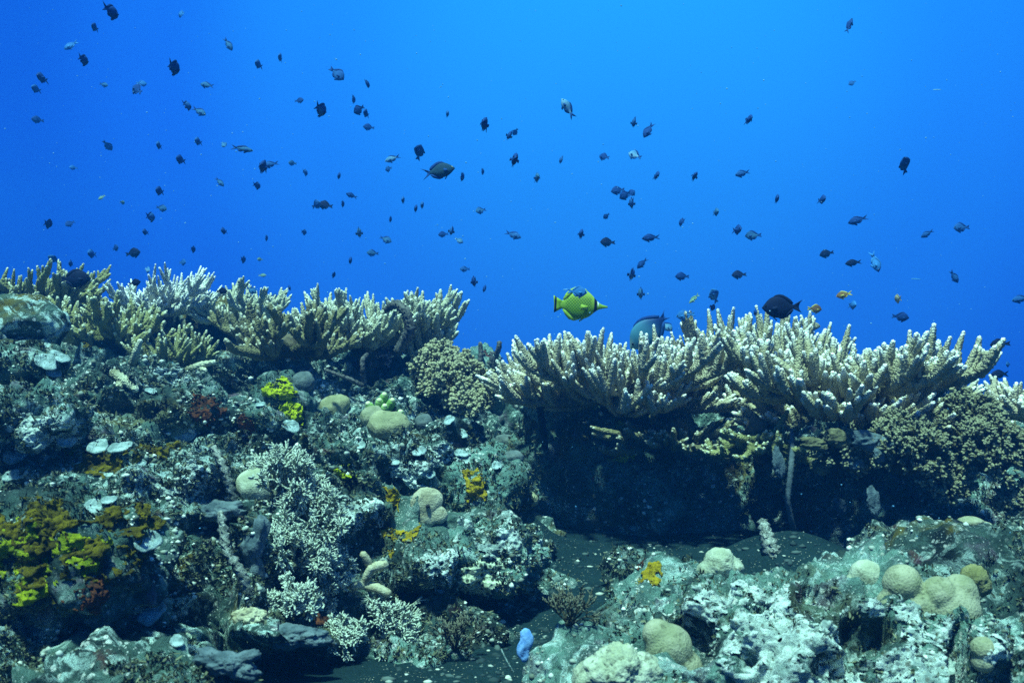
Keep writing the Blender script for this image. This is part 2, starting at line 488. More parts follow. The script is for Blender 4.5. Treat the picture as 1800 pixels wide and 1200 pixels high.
boulder('reef_rock', at(1120, 850, 2.88), (.40, .32, .29), 'big dark shaded rock under the pale table coral, hollowed like a cave', M_ROCKD, 21, 0.8)
boulder('reef_rock', at(985, 800, 2.85), (.15, .18, .17), 'dark rounded rock at the gap just left of the shaded cave rock', M_ROCKD, 23, 0.8, 5)
boulder('reef_rock', at(1290, 830, 2.85), (.18, .22, .20), 'dark rock behind the thin grey whip, under the right table coral', M_ROCKD, 27, 0.8, 5)
boulder('reef_rock', at(1610, 900, 2.6), (.34, .30, .24), 'dark shaded rock carrying the bushy corals on the right', M_ROCKD, 29, 0.8)
boulder('foreground_boulder', at(1430, 1190, 1.36), (.30, .23, .155), 'big pale crusted boulder in the right foreground with dark pits', M_ROCKP, 33, 0.85, 7, pits=[(1520, 1112, 52, 36, .05), (1480, 1165, 48, 24, .04), (1225, 1120, 40, 50, .05), (1690, 1150, 22, 60, .05), (1440, 1045, 40, 14, .02)])
boulder('foreground_boulder', at(1190, 1090, 1.62), (.13, .13, .085), 'knobbly crusted rock joined to the left shoulder of the pale boulder', M_ROCKP, 35, 0.6)
boulder('reef_rock', at(1740, 1085, 1.72), (.24, .22, .17), 'dark rough rock behind the smooth lobed coral at right', M_ROCKM, 37, 0.75)
boulder('reef_rock', at(1640, 1010, 2.0), (.19, .16, .11), 'long dark rock ridge behind the pale foreground boulder', M_ROCKM, 38, 0.75)
boulder('reef_rock', at(1126, 1030, 1.98), (.085, .08, .075), 'small pointed rock with yellow and orange patches on dark sand', M_ROCKO, 41, 0.7, 5)
boulder('reef_rock', at(40, 575, 1.9), (.085, .08, .06), 'smooth grey hollow rock at the left edge, upper of two', M_ROCK, 43, 0.5, 6, fine=.4, pits=[(48, 580, 40, 14, .05)])
boulder('reef_rock', at(330, 610, 3.35), (.50, .16, .12), 'dark rock behind the stalks of the left table corals', M_ROCKM, 71, 0.6, 5)
boulder('reef_rock', at(60, 735, 1.74), (.10, .07, .05), 'pale crusted rock at the left edge below the bluish plates', M_ROCKP, 73, 0.8, 6)
boulder('reef_rock', at(25, 640, 1.8), (.10, .08, .04), 'pale grey flat rock at the left edge, under the hollow one', M_ROCK, 45, 0.5, 5, fine=.4)
boulder('reef_rock', at(500, 720, 2.38), (.085, .08, .095), 'upright rock half covered in bright yellow sponge', M_ROCKO, 47, 0.6, 5)
boulder('reef_rock', at(845, 870, 2.02), (.11, .11, .095), 'rounded white speckled rock at the right end of the left slope', M_ROCKP, 49, 0.7)
boulder('reef_rock', at(845, 980, 1.84), (.12, .10, .07), 'white crusted ledge overhanging the dark hollow beside the sand', M_ROCKP, 51, 0.75)
boulder('reef_rock', at(330, 720, 2.15), (.10, .09, .055), 'low rock with rusty red patches on the upper left slope', rock_material('rusty_rock', 0.6, 0.8, 0.9, 5.0), 53, 0.7, 5)
boulder('reef_rock', at(850, 650, 3.5), (.075, .08, .085), 'dark blue knobbly rock standing in the gap between the reefs', M_ROCKD, 55, 0.7, 5)
boulder('reef_rock', at(865, 705, 3.3), (.07, .08, .06), 'small round purple grey rock below the gap', M_ROCKD, 57, 0.6, 5)
boulder('reef_rock', at(740, 1170, 1.62), (.12, .09, .055), 'low dark rock on the sand at the bottom, right of the soft corals', M_ROCKD, 59, 0.7, 5)
boulder('reef_rock', at(800, 1135, 1.68), (.09, .08, .07), 'dark turf covered rock on the sand under the white ledge', M_ROCKM, 65, 0.9, 5)
boulder('reef_rock', at(690, 1120, 1.75), (.10, .08, .08), 'dark rock deep inside the hollow at the bottom', M_ROCKD, 67, 0.9, 5)
boulder('reef_rock', at(230, 1225, 1.16), (.13, .09, .05), 'low rough rock at the bottom left corner', M_ROCK, 69, 0.9, 6, fine=1.2)
boulder('reef_rock', at(90, 1000, 1.36), (.17, .12, .10), 'olive yellow sponge covered rock at the lower left', M_ROCKO, 61, 0.95)
boulder('reef_rock', at(1060, 1190, 1.32), (.10, .09, .06), 'low crusted rock under the pale lumpy coral at bottom centre', M_ROCKP, 63, 0.6, 5)

BVH = BVHTree.FromPolygons(np.concatenate(BV).tolist(), [f for fs in BF for f in fs])
CAM = Vector((0, 0, CAMZ))
def hit(px, py):
    d = Vector(((px - 900) / FPX, 1, (600 - py) / FPX)).normalized()
    loc, nrm, _, _ = BVH.ray_cast(CAM, d)
    if loc is None: return None
    if nrm.dot(d) > 0: nrm = -nrm
    return loc, nrm
def hitp(px, py):
    h = hit(px, py)
    k = 0
    while h is None and k < 40:
        k += 1; py += 8; h = hit(px, py)
    return h
def ground(x, y, z0=1.0):
    loc, nrm, _, _ = BVH.ray_cast(Vector((x, y, z0)), Vector((0, 0, -1)))
    return loc

# ---------------------------------------------------------------- corals
M_TABLE = coral_material('pale_tan_coral', (0.13, 0.115, 0.06), (0.39, 0.355, 0.235), (0.80, 0.82, 0.74), t2=.88)
M_TABLE2 = coral_material('tan_coral', (0.11, 0.10, 0.045), (0.345, 0.315, 0.19), (0.80, 0.82, 0.74), t2=.88)
M_OLIVE = coral_material('olive_coral', (0.07, 0.075, 0.022), (0.21, 0.215, 0.085), (0.52, 0.55, 0.40), t2=.88)
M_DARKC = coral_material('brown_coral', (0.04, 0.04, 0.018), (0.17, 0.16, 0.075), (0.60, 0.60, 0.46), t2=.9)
M_WHITEC = coral_material('white_coral', (0.25, 0.26, 0.20), (0.55, 0.57, 0.48), (0.82, 0.85, 0.80))
M_BEIGE = coral_material('beige_coral', (0.15, 0.15, 0.085), (0.40, 0.41, 0.28), (0.64, 0.68, 0.55), t2=.88)
M_BASE = plain_material('coral_base', (0.05, 0.045, 0.03), (0.14, 0.12, 0.07), 40, 80, 0.006)

def finger(mb, p, d, L, r, t0, r0, bump=0.22, tip=1.0, curve=0.25):
    d = Vector(d).normalized()
    side = Vector((r0.uniform(-1, 1), r0.uniform(-1, 1), 0.3)) * curve * 0.3
    up = Vector((0, 0, 1))
    p1 = p + d * L * 0.35
    d2 = (d + side + up * 0.25 * curve).normalized(); p2 = p1 + d2 * L * 0.35
    d3 = (d2 + side * 0.5 + up * 0.3 * curve).normalized(); p3 = p2 + d3 * L * 0.3
    tube(mb, [p, p1, p2, p3], [r * 1.15, r, r * 0.82, r * 0.42], [t0, t0 + (tip - t0) * .45, t0 + (tip - t0) * .75, tip], 8, 0.0055, bump)
    return [p1, p2, p3]

def table_coral(c, rx, ry, label, m, seed, limbs=22, fl=0.09, fr=0.0085, rise=0.05, foot=None, sweep=(0, 360), dens=1.0, lean=0.7, name='table_coral',
                group='table corals', start=0.12, sub=True, lr=0.011, cat='coral', droop=0.0, tier=(-.015, .015)):
    """a table of limbs spreading from one stalk, each limb with upright fingers along it"""
    r0 = random.Random(seed)
    c = Vector(c)
    f = Vector(foot) if foot is not None else (ground(c.x, c.y) or Vector((c.x, c.y, c.z - .15)))
    o = thing(name, f, label, cat, group)
    mb = MB()
    tube(mb, [f - Vector((0, 0, .03)), f.lerp(c, .5) + Vector((.01, .01, 0)), c], [lr * 3.6, lr * 2.6, lr * 3.2], [0, 0, .1], 12, 0.012, 0.06)
    mb.build('stalk', M_BASE, o)
    for k in range(limbs):
        th = R(sweep[0] + (sweep[1] - sweep[0]) * (k + r0.uniform(.1, .9)) / limbs)
        fr_ = r0.uniform(0.62, 1.08) if k % 3 else r0.uniform(0.35, 0.7)
        ex = c + Vector((math.cos(th) * rx * fr_, math.sin(th) * ry * fr_, rise * fr_ - droop * fr_ + r0.uniform(*tier)))
        st = c + Vector((math.cos(th) * rx * start * .4, math.sin(th) * ry * start * .4, -0.02))
        mid = st.lerp(ex, .5) + Vector((r0.uniform(-.03, .03), r0.uniform(-.03, .03), -0.012 - 0.1 * rise))
        q3 = st.lerp(ex, .8) + Vector((r0.uniform(-.015, .015), r0.uniform(-.015, .015), -0.006))
        mb = MB()
        L = (ex - st).length
        dir_out = (ex - mid).normalized()
        tube(mb, [st, mid, q3, ex], [lr * 1.25, lr * 1.05, lr, lr * .75], [.0, .2, .4, .75], 9, 0.0065, 0.18)
        outs = [(st, mid, q3, ex, 1.0)]
        if sub:
            for sgn in (-1, 1):
                for _ in range(2 if L > .2 else 1):
                    u = r0.uniform(.25, .75)
                    bs = (st.lerp(mid, u * 2) if u < .5 else mid.lerp(q3, (u - .5) / .3 if u < .8 else 1))
                    a = th + sgn * R(r0.uniform(22, 55))
                    sl = L * r0.uniform(.22, .42)
                    be = bs + Vector((math.cos(a) * sl, math.sin(a) * sl, rise * .3 - droop * .3 + r0.uniform(-.012, .02)))
                    bm_ = bs.lerp(be, .5) - Vector((0, 0, .008))
                    tube(mb, [bs, bm_, be], [lr * .95, lr * .9, lr * .7], [.25, .45, .8], 8, 0.0065, 0.18)
                    outs.append((bs, bs.lerp(bm_, .9), bm_.lerp(be, .6), be, .8))
        for (a0, a1, a2, a3, w) in outs:
            ln = (a3 - a0).length
            nf = max(2, int(ln / (0.026 / dens)))
            for i in range(nf):
                u = (i + r0.uniform(.2, .9)) / nf
                if w == 1.0 and u < start + .05: continue
                p = a0.lerp(a1, u * 3) if u < 1/3 else a1.lerp(a2, u * 3 - 1) if u < 2/3 else a2.lerp(a3, u * 3 - 2)
                rad = ((p - c).x / rx, (p - c).y / ry)
                rr = min(1.15, math.hypot(*rad))
                od = Vector(((p - c).x, (p - c).y, 0)).normalized() if rr > 0.02 else Vector((0, 0, 0))
                low = max(0.0, min(1.0, (c.z + .025 - p.z) / .07))
                d = Vector((0, 0, 1 - .55 * low)) + od * lean * rr ** 1.6 * (1 + 1.5 * low) + Vector((r0.gauss(0, .24), r0.gauss(0, .24), 0))
                l = fl * r0.uniform(.55, 1.15) * (1.1 - .42 * rr) * (1 - .45 * low)
                pp = finger(mb, p, d, l, fr * r0.uniform(.85, 1.15), .35, r0)
                if r0.random() < .35 and l > .05:
                    d2 = (d.normalized() + Vector((r0.uniform(-.8, .8), r0.uniform(-.8, .8), .2))).normalized()
                    finger(mb, pp[0], d2, l * r0.uniform(.4, .6), fr * .85, .5, r0)
            # growing end: two or three short fingers turned up and out
            de = (a3 - a2).normalized()
            for j in range(r0.choice((2, 3))):
                d = de + Vector((r0.uniform(-.5, .5), r0.uniform(-.5, .5), r0.uniform(.1, .9)))
                finger(mb, a3 - de * .004, d, fl * r0.uniform(.35, .6), fr * .95, .6, r0)
        mb.build('branch', m, o)
    return o

# right-hand tables
table_coral(at(1085, 684, 2.56), .30, .30, 'pale cream table coral under the yellow butterflyfish, left one of the right tables', M_TABLE, 101, 42, .125, .0080, .04, lr=.009, tier=(-.09, .045), foot=at(1090, 800, 2.85), dens=1.2, lean=.42)
table_coral(at(1492, 686, 2.38), .285, .30, 'largest table coral, thick upright fingers, spreading over the right of the reef', M_TABLE2, 102, 38, .145, .0094, .035, lr=.010, tier=(-.11, .05), foot=at(1530, 850, 2.6), dens=1.08, lean=.45)
table_coral(at(1330, 690, 2.78), .20, .18, 'table coral standing behind and between the two front right ones', M_TABLE2, 103, 24, .14, .0076, .06, tier=(-.02, .12), foot=at(1330, 780, 2.9), dens=1.0, lean=.4)
table_coral(at(1330, 752, 2.30), .16, .17, 'low front shelf of tan branches between the right tables, over the cave', M_OLIVE, 104, 16, .04, .006, .0, lr=.008, tier=(-.05, .03), foot=at(1340, 800, 2.75), dens=.9, lean=1.2, droop=.03)
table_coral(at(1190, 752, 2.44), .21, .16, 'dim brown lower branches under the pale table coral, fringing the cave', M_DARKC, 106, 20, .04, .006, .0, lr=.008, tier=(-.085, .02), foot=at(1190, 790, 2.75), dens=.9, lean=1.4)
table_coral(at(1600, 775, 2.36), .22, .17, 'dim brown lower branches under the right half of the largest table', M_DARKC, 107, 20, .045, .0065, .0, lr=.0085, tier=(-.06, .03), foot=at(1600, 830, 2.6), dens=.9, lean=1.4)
table_coral(at(1830, 720, 2.5), .15, .16, 'pale table coral cut by the right edge of the photo', M_TABLE, 105, 16, .075, .0075, .04, dens=1.0, lean=.8)
# left-hand tables
table_coral(at(50, 530, 3.0), .225, .2, 'olive finger coral at the top left edge, behind the round black fish', M_OLIVE, 111, 28, .075, .0066, .04, tier=(-.06, .05), dens=1.0, lean=.6)
table_coral(at(280, 535, 3.05), .19, .17, 'whitest coral of the left reef, thin crowded fingers', M_WHITEC, 112, 26, .075, .0052, .045, tier=(-.06, .06), dens=1.2, lean=.9)
table_coral(at(195, 585, 2.75), .20, .16, 'olive coral with knobbly pale tips left of the white one', M_OLIVE, 113, 22, .07, .0075, .03, tier=(-.06, .05), dens=.9, lean=.6)
table_coral(at(300, 640, 2.72), .12, .08, 'tall upright olive fingers below the white coral', M_OLIVE, 114, 18, .115, .0064, .02, dens=1.3, lean=.25, sub=False)
table_coral(at(510, 605, 2.62), .215, .18, 'brown open table coral with dark curving limbs on the left reef', M_DARKC, 115, 18, .075, .0075, .045, tier=(-.055, .045), dens=.9, lean=.45, foot=at(490, 670, 2.75))
table_coral(at(645, 592, 2.88), .235, .19, 'beige broad table coral behind the brown one', M_BEIGE, 116, 32, .085, .0066, .05, tier=(-.04, .06), dens=1.1, lean=.4, foot=at(640, 660, 2.95))
table_coral(at(745, 600, 2.95), .12, .13, 'flaring pale coral at the right end of the left tables', M_BEIGE, 117, 16, .085, .0082, .05, tier=(-.06, .06), dens=.9, lean=1.1, foot=at(740, 655, 3.0))
table_coral(at(410, 555, 3.15), .18, .14, 'pale distant coral between the white and the beige corals', M_BEIGE, 118, 20, .07, .006, .04, tier=(-.04, .05), dens=1.0, lean=.7)

# ---------------------------------------------------------------- bushes of branching growth
def bush(name, c, nrm, size, label, m, seed, arms=40, levels=2, kids=4, r=0.005, spread=0.9, flat=1.0, knob=0.0, cat='coral', group=None, nseg=6, bump=0.12, ratio=.55, base=0.35, updir=0.3):
    """short arms leaving a low cushion, forking level by level; knob = swollen tips"""
    r0 = random.Random(seed); c = Vector(c); nrm = Vector(nrm).normalized()
    _, u, w = frame(nrm)
    mb = MB()
    D, F = ico(3)
    V = D * size * base
    V = V[:, :1] * np.array(u) + V[:, 1:2] * np.array(w) + V[:, 2:3] * .8 * np.array(nrm) + np.array(c)
    V = V + 0.2 * size * base * fbm(V * 40, 3, .5, seed)[:, None] * D
    mb.add(V, None, F, 0.0)
    def grow(p, d, L, rr, lv, t):
        d = d.normalized()
        m1 = p + d * L * .5 + Vector((r0.uniform(-1, 1), r0.uniform(-1, 1), r0.uniform(-1, 1))) * L * .08
        e = p + d * L
        t1 = t + (1 - t) * (.55 if lv else 1)
        tube(mb, [p, m1, e], [rr, rr * .9, rr * .75], [t, (t + t1) / 2, t1], nseg, max(.004, L / 4), bump)
        if lv == 0:
            if knob:
                D1, F1 = ico(1)
                mb.add(D1 * knob * r0.uniform(.7, 1.3) + np.array(e), None, F1, 1.0)
            return
        for _ in range(kids):
            dd = d + Vector((r0.gauss(0, 1), r0.gauss(0, 1), r0.gauss(0, 1))) * .5 * spread + Vector((0, 0, updir * .5))
            grow(p.lerp(e, r0.uniform(.6, 1)), dd, L * ratio * r0.uniform(.8, 1.2), rr * .78, lv - 1, t1)
    for k in range(arms):
        z = r0.uniform(0.05, 1); a = r0.uniform(0, 2 * math.pi); q = math.sqrt(1 - z * z)
        d = u * q * math.cos(a) + w * q * math.sin(a) + nrm * z * flat
        tot = sum(ratio ** i for i in range(levels + 1))
        L = size * (1 - base * .6) / tot * r0.uniform(.8, 1.15)
        grow(c + d * size * base * .75, d + Vector((0, 0, updir)), L, r, levels, 0.1)
    o = mb.build(name, m, origin=c)
    return tag(o, label, cat, group)

M_SOFT = coral_material('olive_soft_coral', (0.07, 0.065, 0.03), (0.20, 0.19, 0.10), (0.34, 0.33, 0.20), t2=.9)
M_CAUL = coral_material('cauliflower_coral', (0.022, 0.022, 0.010), (0.085, 0.082, 0.038), (0.22, 0.22, 0.13), t2=.88)
M_FEATHER = coral_material('white_feathery_coral', (0.11, 0.12, 0.08), (0.27, 0.31, 0.235), (0.46, 0.52, 0.43))
M_HYD = coral_material('dark_hydroid', (0.03, 0.03, 0.02), (0.07, 0.07, 0.045), (0.16, 0.16, 0.11))
M_PINK = coral_material('pinkish_coral', (0.08, 0.055, 0.065), (0.24, 0.17, 0.18), (0.45, 0.38, 0.36))
M_BLACK = plain_material('black_branch', (0.012, 0.012, 0.014), (0.03, 0.03, 0.035), 60, 100, .003)

def onto(px, py, lift=0.0):
    p, n_ = hitp(px, py)
    return p + n_ * lift, n_
UP = Vector((0, -.25, 1))
for (px, py, Y, s, lab, sd) in [(775, 660, 2.72, .095, 'bushy olive soft coral, upper mound of the beige bush in the middle', 201),
                                 (800, 690, 2.66, .105, 'bushy olive soft coral, largest mound of the beige bush in the middle', 202),
                                 (825, 715, 2.62, .07, 'bushy olive soft coral, lowest right mound beside the cave rock', 203)]:
    bush('soft_coral', at(px, py, Y), (0, -.5, 1), s, lab, M_SOFT, sd, 95, 2, 4, .0045, 1.1, 1, .0045, 'soft coral', 'olive soft corals in the middle', 5, .1, base=.45)
for (px, py, Y, s, lab, sd) in [(1590, 800, 2.10, .095, 'olive cauliflower coral hanging below the largest table coral', 211),
                                 (1740, 800, 2.10, .09, 'olive cauliflower coral in the right shade, right of the hanging one', 212),
                                 (1660, 850, 2.12, .06, 'small cauliflower coral lowest in the dark right hollow', 213),
                                 (1475, 800, 2.16, .07, 'dim cauliflower coral just right of the thin grey whip', 214),
                                 (1790, 890, 2.08, .055, 'yellowish cauliflower coral at the right edge above the dark rock', 215),
                                 (1700, 750, 2.2, .08, 'olive cauliflower coral tucked under the right rim of the largest table', 216)]:
    bush('cauliflower_coral', at(px, py, Y), (0, -.8, .7), s, lab, M_CAUL, sd, 70, 2, 4, .005, 1.0, 1, .0031, 'coral', 'cauliflower corals under the right table', 7, .15, base=.5)
for (px, py, s, lab, sd, lift) in [(480, 880, .085, 'white feathery soft coral beside the pale dome on the left slope', 221, .02),
                              (560, 935, .105, 'white feathery soft coral, tallest one, middle of the left slope', 222, .02),
                              (500, 1010, .075, 'white feathery soft coral just under the tallest one', 223, .02),
                              (650, 1110, .085, 'white feathery soft coral reaching over the dark hollow at the bottom', 224, .02),
                              (600, 1160, .06, 'white feathery soft coral lowest at the bottom edge', 225, .02),
                              (535, 1080, .06, 'white feathery soft coral beside the grey blue sponge at the bottom', 226, .015),
                              (572, 1000, .062, 'white feathery soft coral just left of the pale stubby fingers', 227, .02)]:
    p, n_ = onto(px, py, lift)
    bush('feathery_coral', p, n_ + Vector((0, 0, .6)), s, lab, M_FEATHER, sd, 20, 2, 8, .0024, 1.3, 1, .001, 'soft coral', 'white feathery soft corals on the left slope', 5, .15, ratio=.5, base=.12)
for (px, py, s, lab, sd) in [(200, 600, .07, 'dark wispy hydroid tuft in front of the olive corals', 231),
                              (235, 575, .06, 'thin dark hydroid tuft beside the fallen branches', 232),
                              (800, 1140, .06, 'dark stringy algae tuft on the sand by the hollow', 233),
                              (1000, 1095, .055, 'dark algae tuft at the left foot of the pale boulder', 234),
                              (870, 1060, .05, 'dark mesh like algae tuft under the white ledge', 235),
                              (365, 590, .075, 'dim brown fan of growth behind the brown table coral', 236)]:
    p, n_ = onto(px, py)
    bush('hydroid', p, n_ + Vector((0, 0, 1)), s, lab, M_HYD, sd, 16, 2, 4, .0016, .9, 1, 0, 'hydroid', 'dark wispy tufts', 4, 0, base=.1, updir=.5)
p, n_ = onto(665, 650)
bush('bushy_coral', p + Vector((0, 0, .03)), (0, -.4, 1), .075, 'pinkish purple bushy coral between the beige table and the olive bush', M_PINK, 241, 50, 2, 3, .004, 1.1, 1, .005, 'coral', base=.4)
p, n_ = onto(650, 615)
bush('bushy_coral', p + Vector((0, -.02, .05)), (0, -.4, 1), .03, 'small white bushy sprig under the beige table coral', M_WHITEC, 242, 22, 1, 3, .004, 1.0, 1, .004, 'coral', base=.3)
p, n_ = onto(230, 870)

# single branching pieces
def stick(name, pts, rads, label, m, cat, bump=.15, nseg=8, step=.006, side=(), group=None):
    mb = MB()
    t = [i / (len(pts) - 1) for i in range(len(pts))]
    tube(mb, pts, rads, t, nseg, step, bump)
    for (sp, sr) in side:
        tube(mb, sp, sr, [i / (len(sp) - 1) for i in range(len(sp))], nseg, step, bump)
    o = mb.build(name, m, origin=pts[0])
    return tag(o, label, cat, group)

M_ROPE = plain_material('crusty_rope', (0.10, 0.12, 0.10), (0.52, 0.56, 0.48), 90, 140, .008, speck=(160, .3, (.6, .62, .55)))
M_ROPED = plain_material('dark_rope', (0.03, 0.035, 0.035), (0.16, 0.16, 0.14), 90, 140, .006)
M_WHIP = plain_material('grey_whip', (0.05, 0.075, 0.085), (0.10, 0.13, 0.14), 60, 160, .003)
def path(pts, lift=0.02):
    """pixels on the reef, lifted off its surface towards the water"""
    out = []
    Y = min(onto(px, py)[0].y for (px, py) in pts) - lift
    for k, (px, py) in enumerate(pts):
        out.append(at(px + 3 * math.sin(k * 2.1), py, Y + .006 * math.cos(k * 1.7)))
    return out
stick('rope_sponge', path([(440, 1050), (425, 1010), (400, 970), (392, 930), (385, 900)], .004), [.006, .007, .0066, .0062, .005], 'white crusted rope sponge hanging down the dark left crevice', M_ROPE, 'sponge', .42)
stick('rope_sponge', path([(412, 885), (400, 850), (392, 815), (375, 785)], .004), [.006, .0068, .0062, .0045], 'white crusted rope sponge standing above the crevice, pointing up left', M_ROPE, 'sponge', .42)
stick('rope_sponge', path([(518, 880), (520, 850), (527, 815), (522, 785)], .004), [.005, .006, .0064, .004], 'dark knobbly rope sponge upright beside the pale dome', M_ROPED, 'sponge', .42)
stick('whip_coral', [at(1402, 955, 2.28), at(1392, 920, 2.2), at(1384, 880, 2.18), at(1390, 830, 2.18), at(1393, 790, 2.2), at(1392, 755, 2.22)], [.0065, .006, .006, .0065, .0065, .004], 'thin grey whip coral hanging in front of the dark rocks at right', M_WHIP, 'coral', .08)
stick('dead_branch', [at(958, 790, 2.62), at(955, 755, 2.6), at(948, 715, 2.6), at(942, 690, 2.62)], [.009, .009, .008, .006], 'black forked branch left of the cave, under the pale table coral', M_BLACK, 'branch', .12,
      side=[([at(951, 718, 2.6), at(975, 705, 2.6), at(1010, 722, 2.62)], [.006, .005, .003])])
# standing fingers in the gap between the reefs
for k, (px, y0, y1, Y, w, lab) in enumerate([(843, 650, 602, 3.4, .0085, 'left dark upright finger on the knobbly rock in the gap'), (862, 640, 620, 3.42, .007, 'short dark finger in the middle of the gap rock'),
                                 (793, 640, 612, 3.05, .009, 'crusted upright finger on the right of the olive bush')]):
    stick('finger_coral', [at(px, y0, Y), at(px + 3, (y0 + y1) / 2, Y), at(px + 1, y1, Y)], [w, w, w * .7], lab, M_ROPED, 'coral', .22, group='dark fingers in the gap')
stick('finger_coral', [at(868, 650, 3.4), at(872, 625, 3.38), at(877, 612, 3.36), at(878, 601, 3.36)], [.007, .007, .008, .007], 'dark crooked finger at the right of the gap rock, knob at its end', M_ROPED, 'coral', .22,
      side=[([at(872, 622, 3.38), at(862, 618, 3.4)], [.005, .003])], group='dark fingers in the gap')
# pieces of broken pale staghorn on the upper left slope
def frag(label, a, b, side, r=.012, Y=None):
    pa, _ = onto(*a); 
    Y = pa.y - .05 if Y is None else Y
    pts = [at(a[0], a[1], Y), at((a[0] + b[0]) / 2, (a[1] + b[1]) / 2 - 2, Y - .015), at(b[0], b[1], Y - .02)]
    sd = []
    for (s0, s1) in side:
        sd.append(([at(*s0, Y - .01), at(*s1, Y - .03)], [r * .85, r * .6]))
    stick('coral_fragment', pts, [r, r * .95, r * .6], label, M_BEIGE, 'coral', .1, 10, .006, sd, 'broken pale coral pieces on the left slope')
frag('broken pale coral branch pointing right, upper piece on the left slope', (210, 618), (284, 630), [((225, 622), (245, 592)), ((215, 618), (212, 645))])
frag('broken pale coral branch lying below the forked one', (198, 655), (240, 686), [((215, 668), (205, 690))])
frag('small broken coral branch upright by the hydroid tuft', (232, 640), (247, 598), [], .010)
frag('smooth pale coral branch lying at the foot of the brown table', (330, 650), (378, 636), [((350, 645), (362, 652))], .010)

# beaded crooked branch overgrown on the beige table
stick('overgrown_branch', [at(700, 620, 2.7), at(722, 580, 2.66), at(715, 550, 2.66), at(695, 533, 2.68), at(678, 545, 2.7)], [.013, .014, .013, .012, .009], 'grey algae grown hooked branch on the front of the beige table', M_ROPED, 'branch', .25)
stick('overgrown_branch', [at(640, 672, 2.52), at(638, 650, 2.5), at(636, 632, 2.5), at(646, 622, 2.52)], [.006, .006, .006, .005], 'thin dark hooked branch in front of the pinkish coral', M_ROPED, 'branch', .2,
      side=[([at(638, 678, 2.5), at(612, 665, 2.48), at(572, 650, 2.48)], [.006, .005, .004])])

# ---------------------------------------------------------------- smooth lumps: domes, sponges, lobed corals
def lump(name, c, size, lobes, label, m, cat, seed=1, amp=.09, nscale=2.5, sub=4, group=None, squash=(1, 1, 1), pits=0.0):
    D, F = ico(sub)
    r = lobes_r(D, lobes, 18.0)
    V = D * r[:, None]
    V = V * (1 + amp * fbm(V * nscale, 4, .5, seed))[:, None]
    if pits: V = V * (1 - pits * (1 - np.clip(worley(V * 7, seed) / .5, 0, 1)))[:, None]
    V = V * size * np.array(squash) + np.array(c)
    mb = MB(); mb.add(V, None, F)
    o = mb.build(name, m, origin=Vector(c) - Vector((0, 0, size * squash[2] * .6)))
    return tag(o, label, cat, group)

def seat(px, py, Y, lift):
    h = hit(px, py)
    return at(px, py, min(Y, h[0].y - lift) if h else Y)
def lobed_mat(name, c1, c2):
    m, nt, b = mat(name, 0.7); n = N(nt); P = n.obj()
    c = n.mix(n.rng(n.noise(P, 28, 5, .6), .35, .65), c1, c2)
    c = n.mix(n.rng(n.noise(n.offs(P, (3, 3, 3)), 60, 6, .7), .56, .66), c, tuple(x * .5 for x in c1))
    v = n.vor(P, 320)
    c = n.mix(n.math('MULTIPLY', n.rng(v, .4, .15), .35), c, tuple(x * .55 for x in c1))
    n.link(c, b.inputs['Base Color'])
    n.link(n.bump(n.noise(P, 130, 6, .7), .0016, 1.0, n.bump(v, .0007, 1.0)), b.inputs['Normal'])
    return m
M_PORITES = lobed_mat('tan_lobed_coral', (0.20, 0.215, 0.12), (0.31, 0.31, 0.205))
M_PALEP = lobed_mat('pale_lobed_coral', (0.27, 0.30, 0.20), (0.42, 0.45, 0.34))
M_DOME = lobed_mat('olive_dome', (0.20, 0.21, 0.11), (0.30, 0.30, 0.17))
M_DOMEG = lobed_mat('grey_dome', (0.07, 0.095, 0.09), (0.14, 0.17, 0.155))
M_BLUEG = lobed_mat('blue_grey_sponge', (0.045, 0.07, 0.08), (0.12, 0.16, 0.17))
M_SPONGE_B = lobed_mat('beige_sponge', (0.30, 0.28, 0.17), (0.44, 0.43, 0.30))
one = [(0, 0, 0, 1)]
lump('lobed_coral', seat(1628, 1042, 1.36, 0.005), .036, [(.85, -.1, -.55, 1.0), (-.85, 0, .35, .68), (-.35, -.1, -.5, .75), (.9, -.2, -1.3, .7), (.35, -.3, .05, .62), (1.15, -.1, .1, .62), (-1.3, 0, -.4, .5)], 'largest smooth tan lobed coral at the right foreground, two big knobs on a pale skirt', M_PORITES, 'coral', 3, .05, 2.5, 5, group='smooth lobed corals on the pale boulder')
lump('lobed_coral', seat(1522, 1016, 1.44, 0.0), .023, [(0, 0, .1, 1), (.6, 0, -.2, .8), (-.8, 0, -.5, .7)], 'white topped spotted coral mound, leftmost of the lobed ones', M_PALEP, 'coral', 5, .05, group='smooth lobed corals on the pale boulder')
lump('lobed_coral', seat(1728, 1140, 1.22, -0.005), .015, [(0, 0, 0, 1), (0, 0, -1, .9)], 'small smooth coral lobe below the largest one near the right edge', M_PORITES, 'coral', 7, .05)
lump('lobed_coral', seat(1712, 1014, 1.5, -0.005), .020, [(0, 0, 0, 1), (.4, 0, -.6, .9)], 'yellowish round coral head on the dark rough rock at right', lobed_mat('yellowish_coral', (.13, .13, .045), (.24, .23, .10)), 'coral', 8, .14, 5, pits=.15)
lump('lobed_coral', seat(1085, 1178, 1.2, 0.01), .036, [(0, 0, 0, .9), (.8, 0, -.1, .7), (-.7, 0, -.2, .7), (.2, -.3, .4, .55), (-1.2, 0, -.3, .45)], 'pale lumpy coral at the bottom edge, middle of the photo', M_PALEP, 'coral', 9, .16, 3, 5, pits=.2)
lump('lobed_coral', seat(1175, 1138, 1.26, 0.0), .034, [(0, 0, 0, .9), (.5, 0, -.8, .8), (-.4, 0, .5, .6)], 'greenish smooth coral right of the pale lumpy one at the bottom', M_PORITES, 'coral', 10, .06)
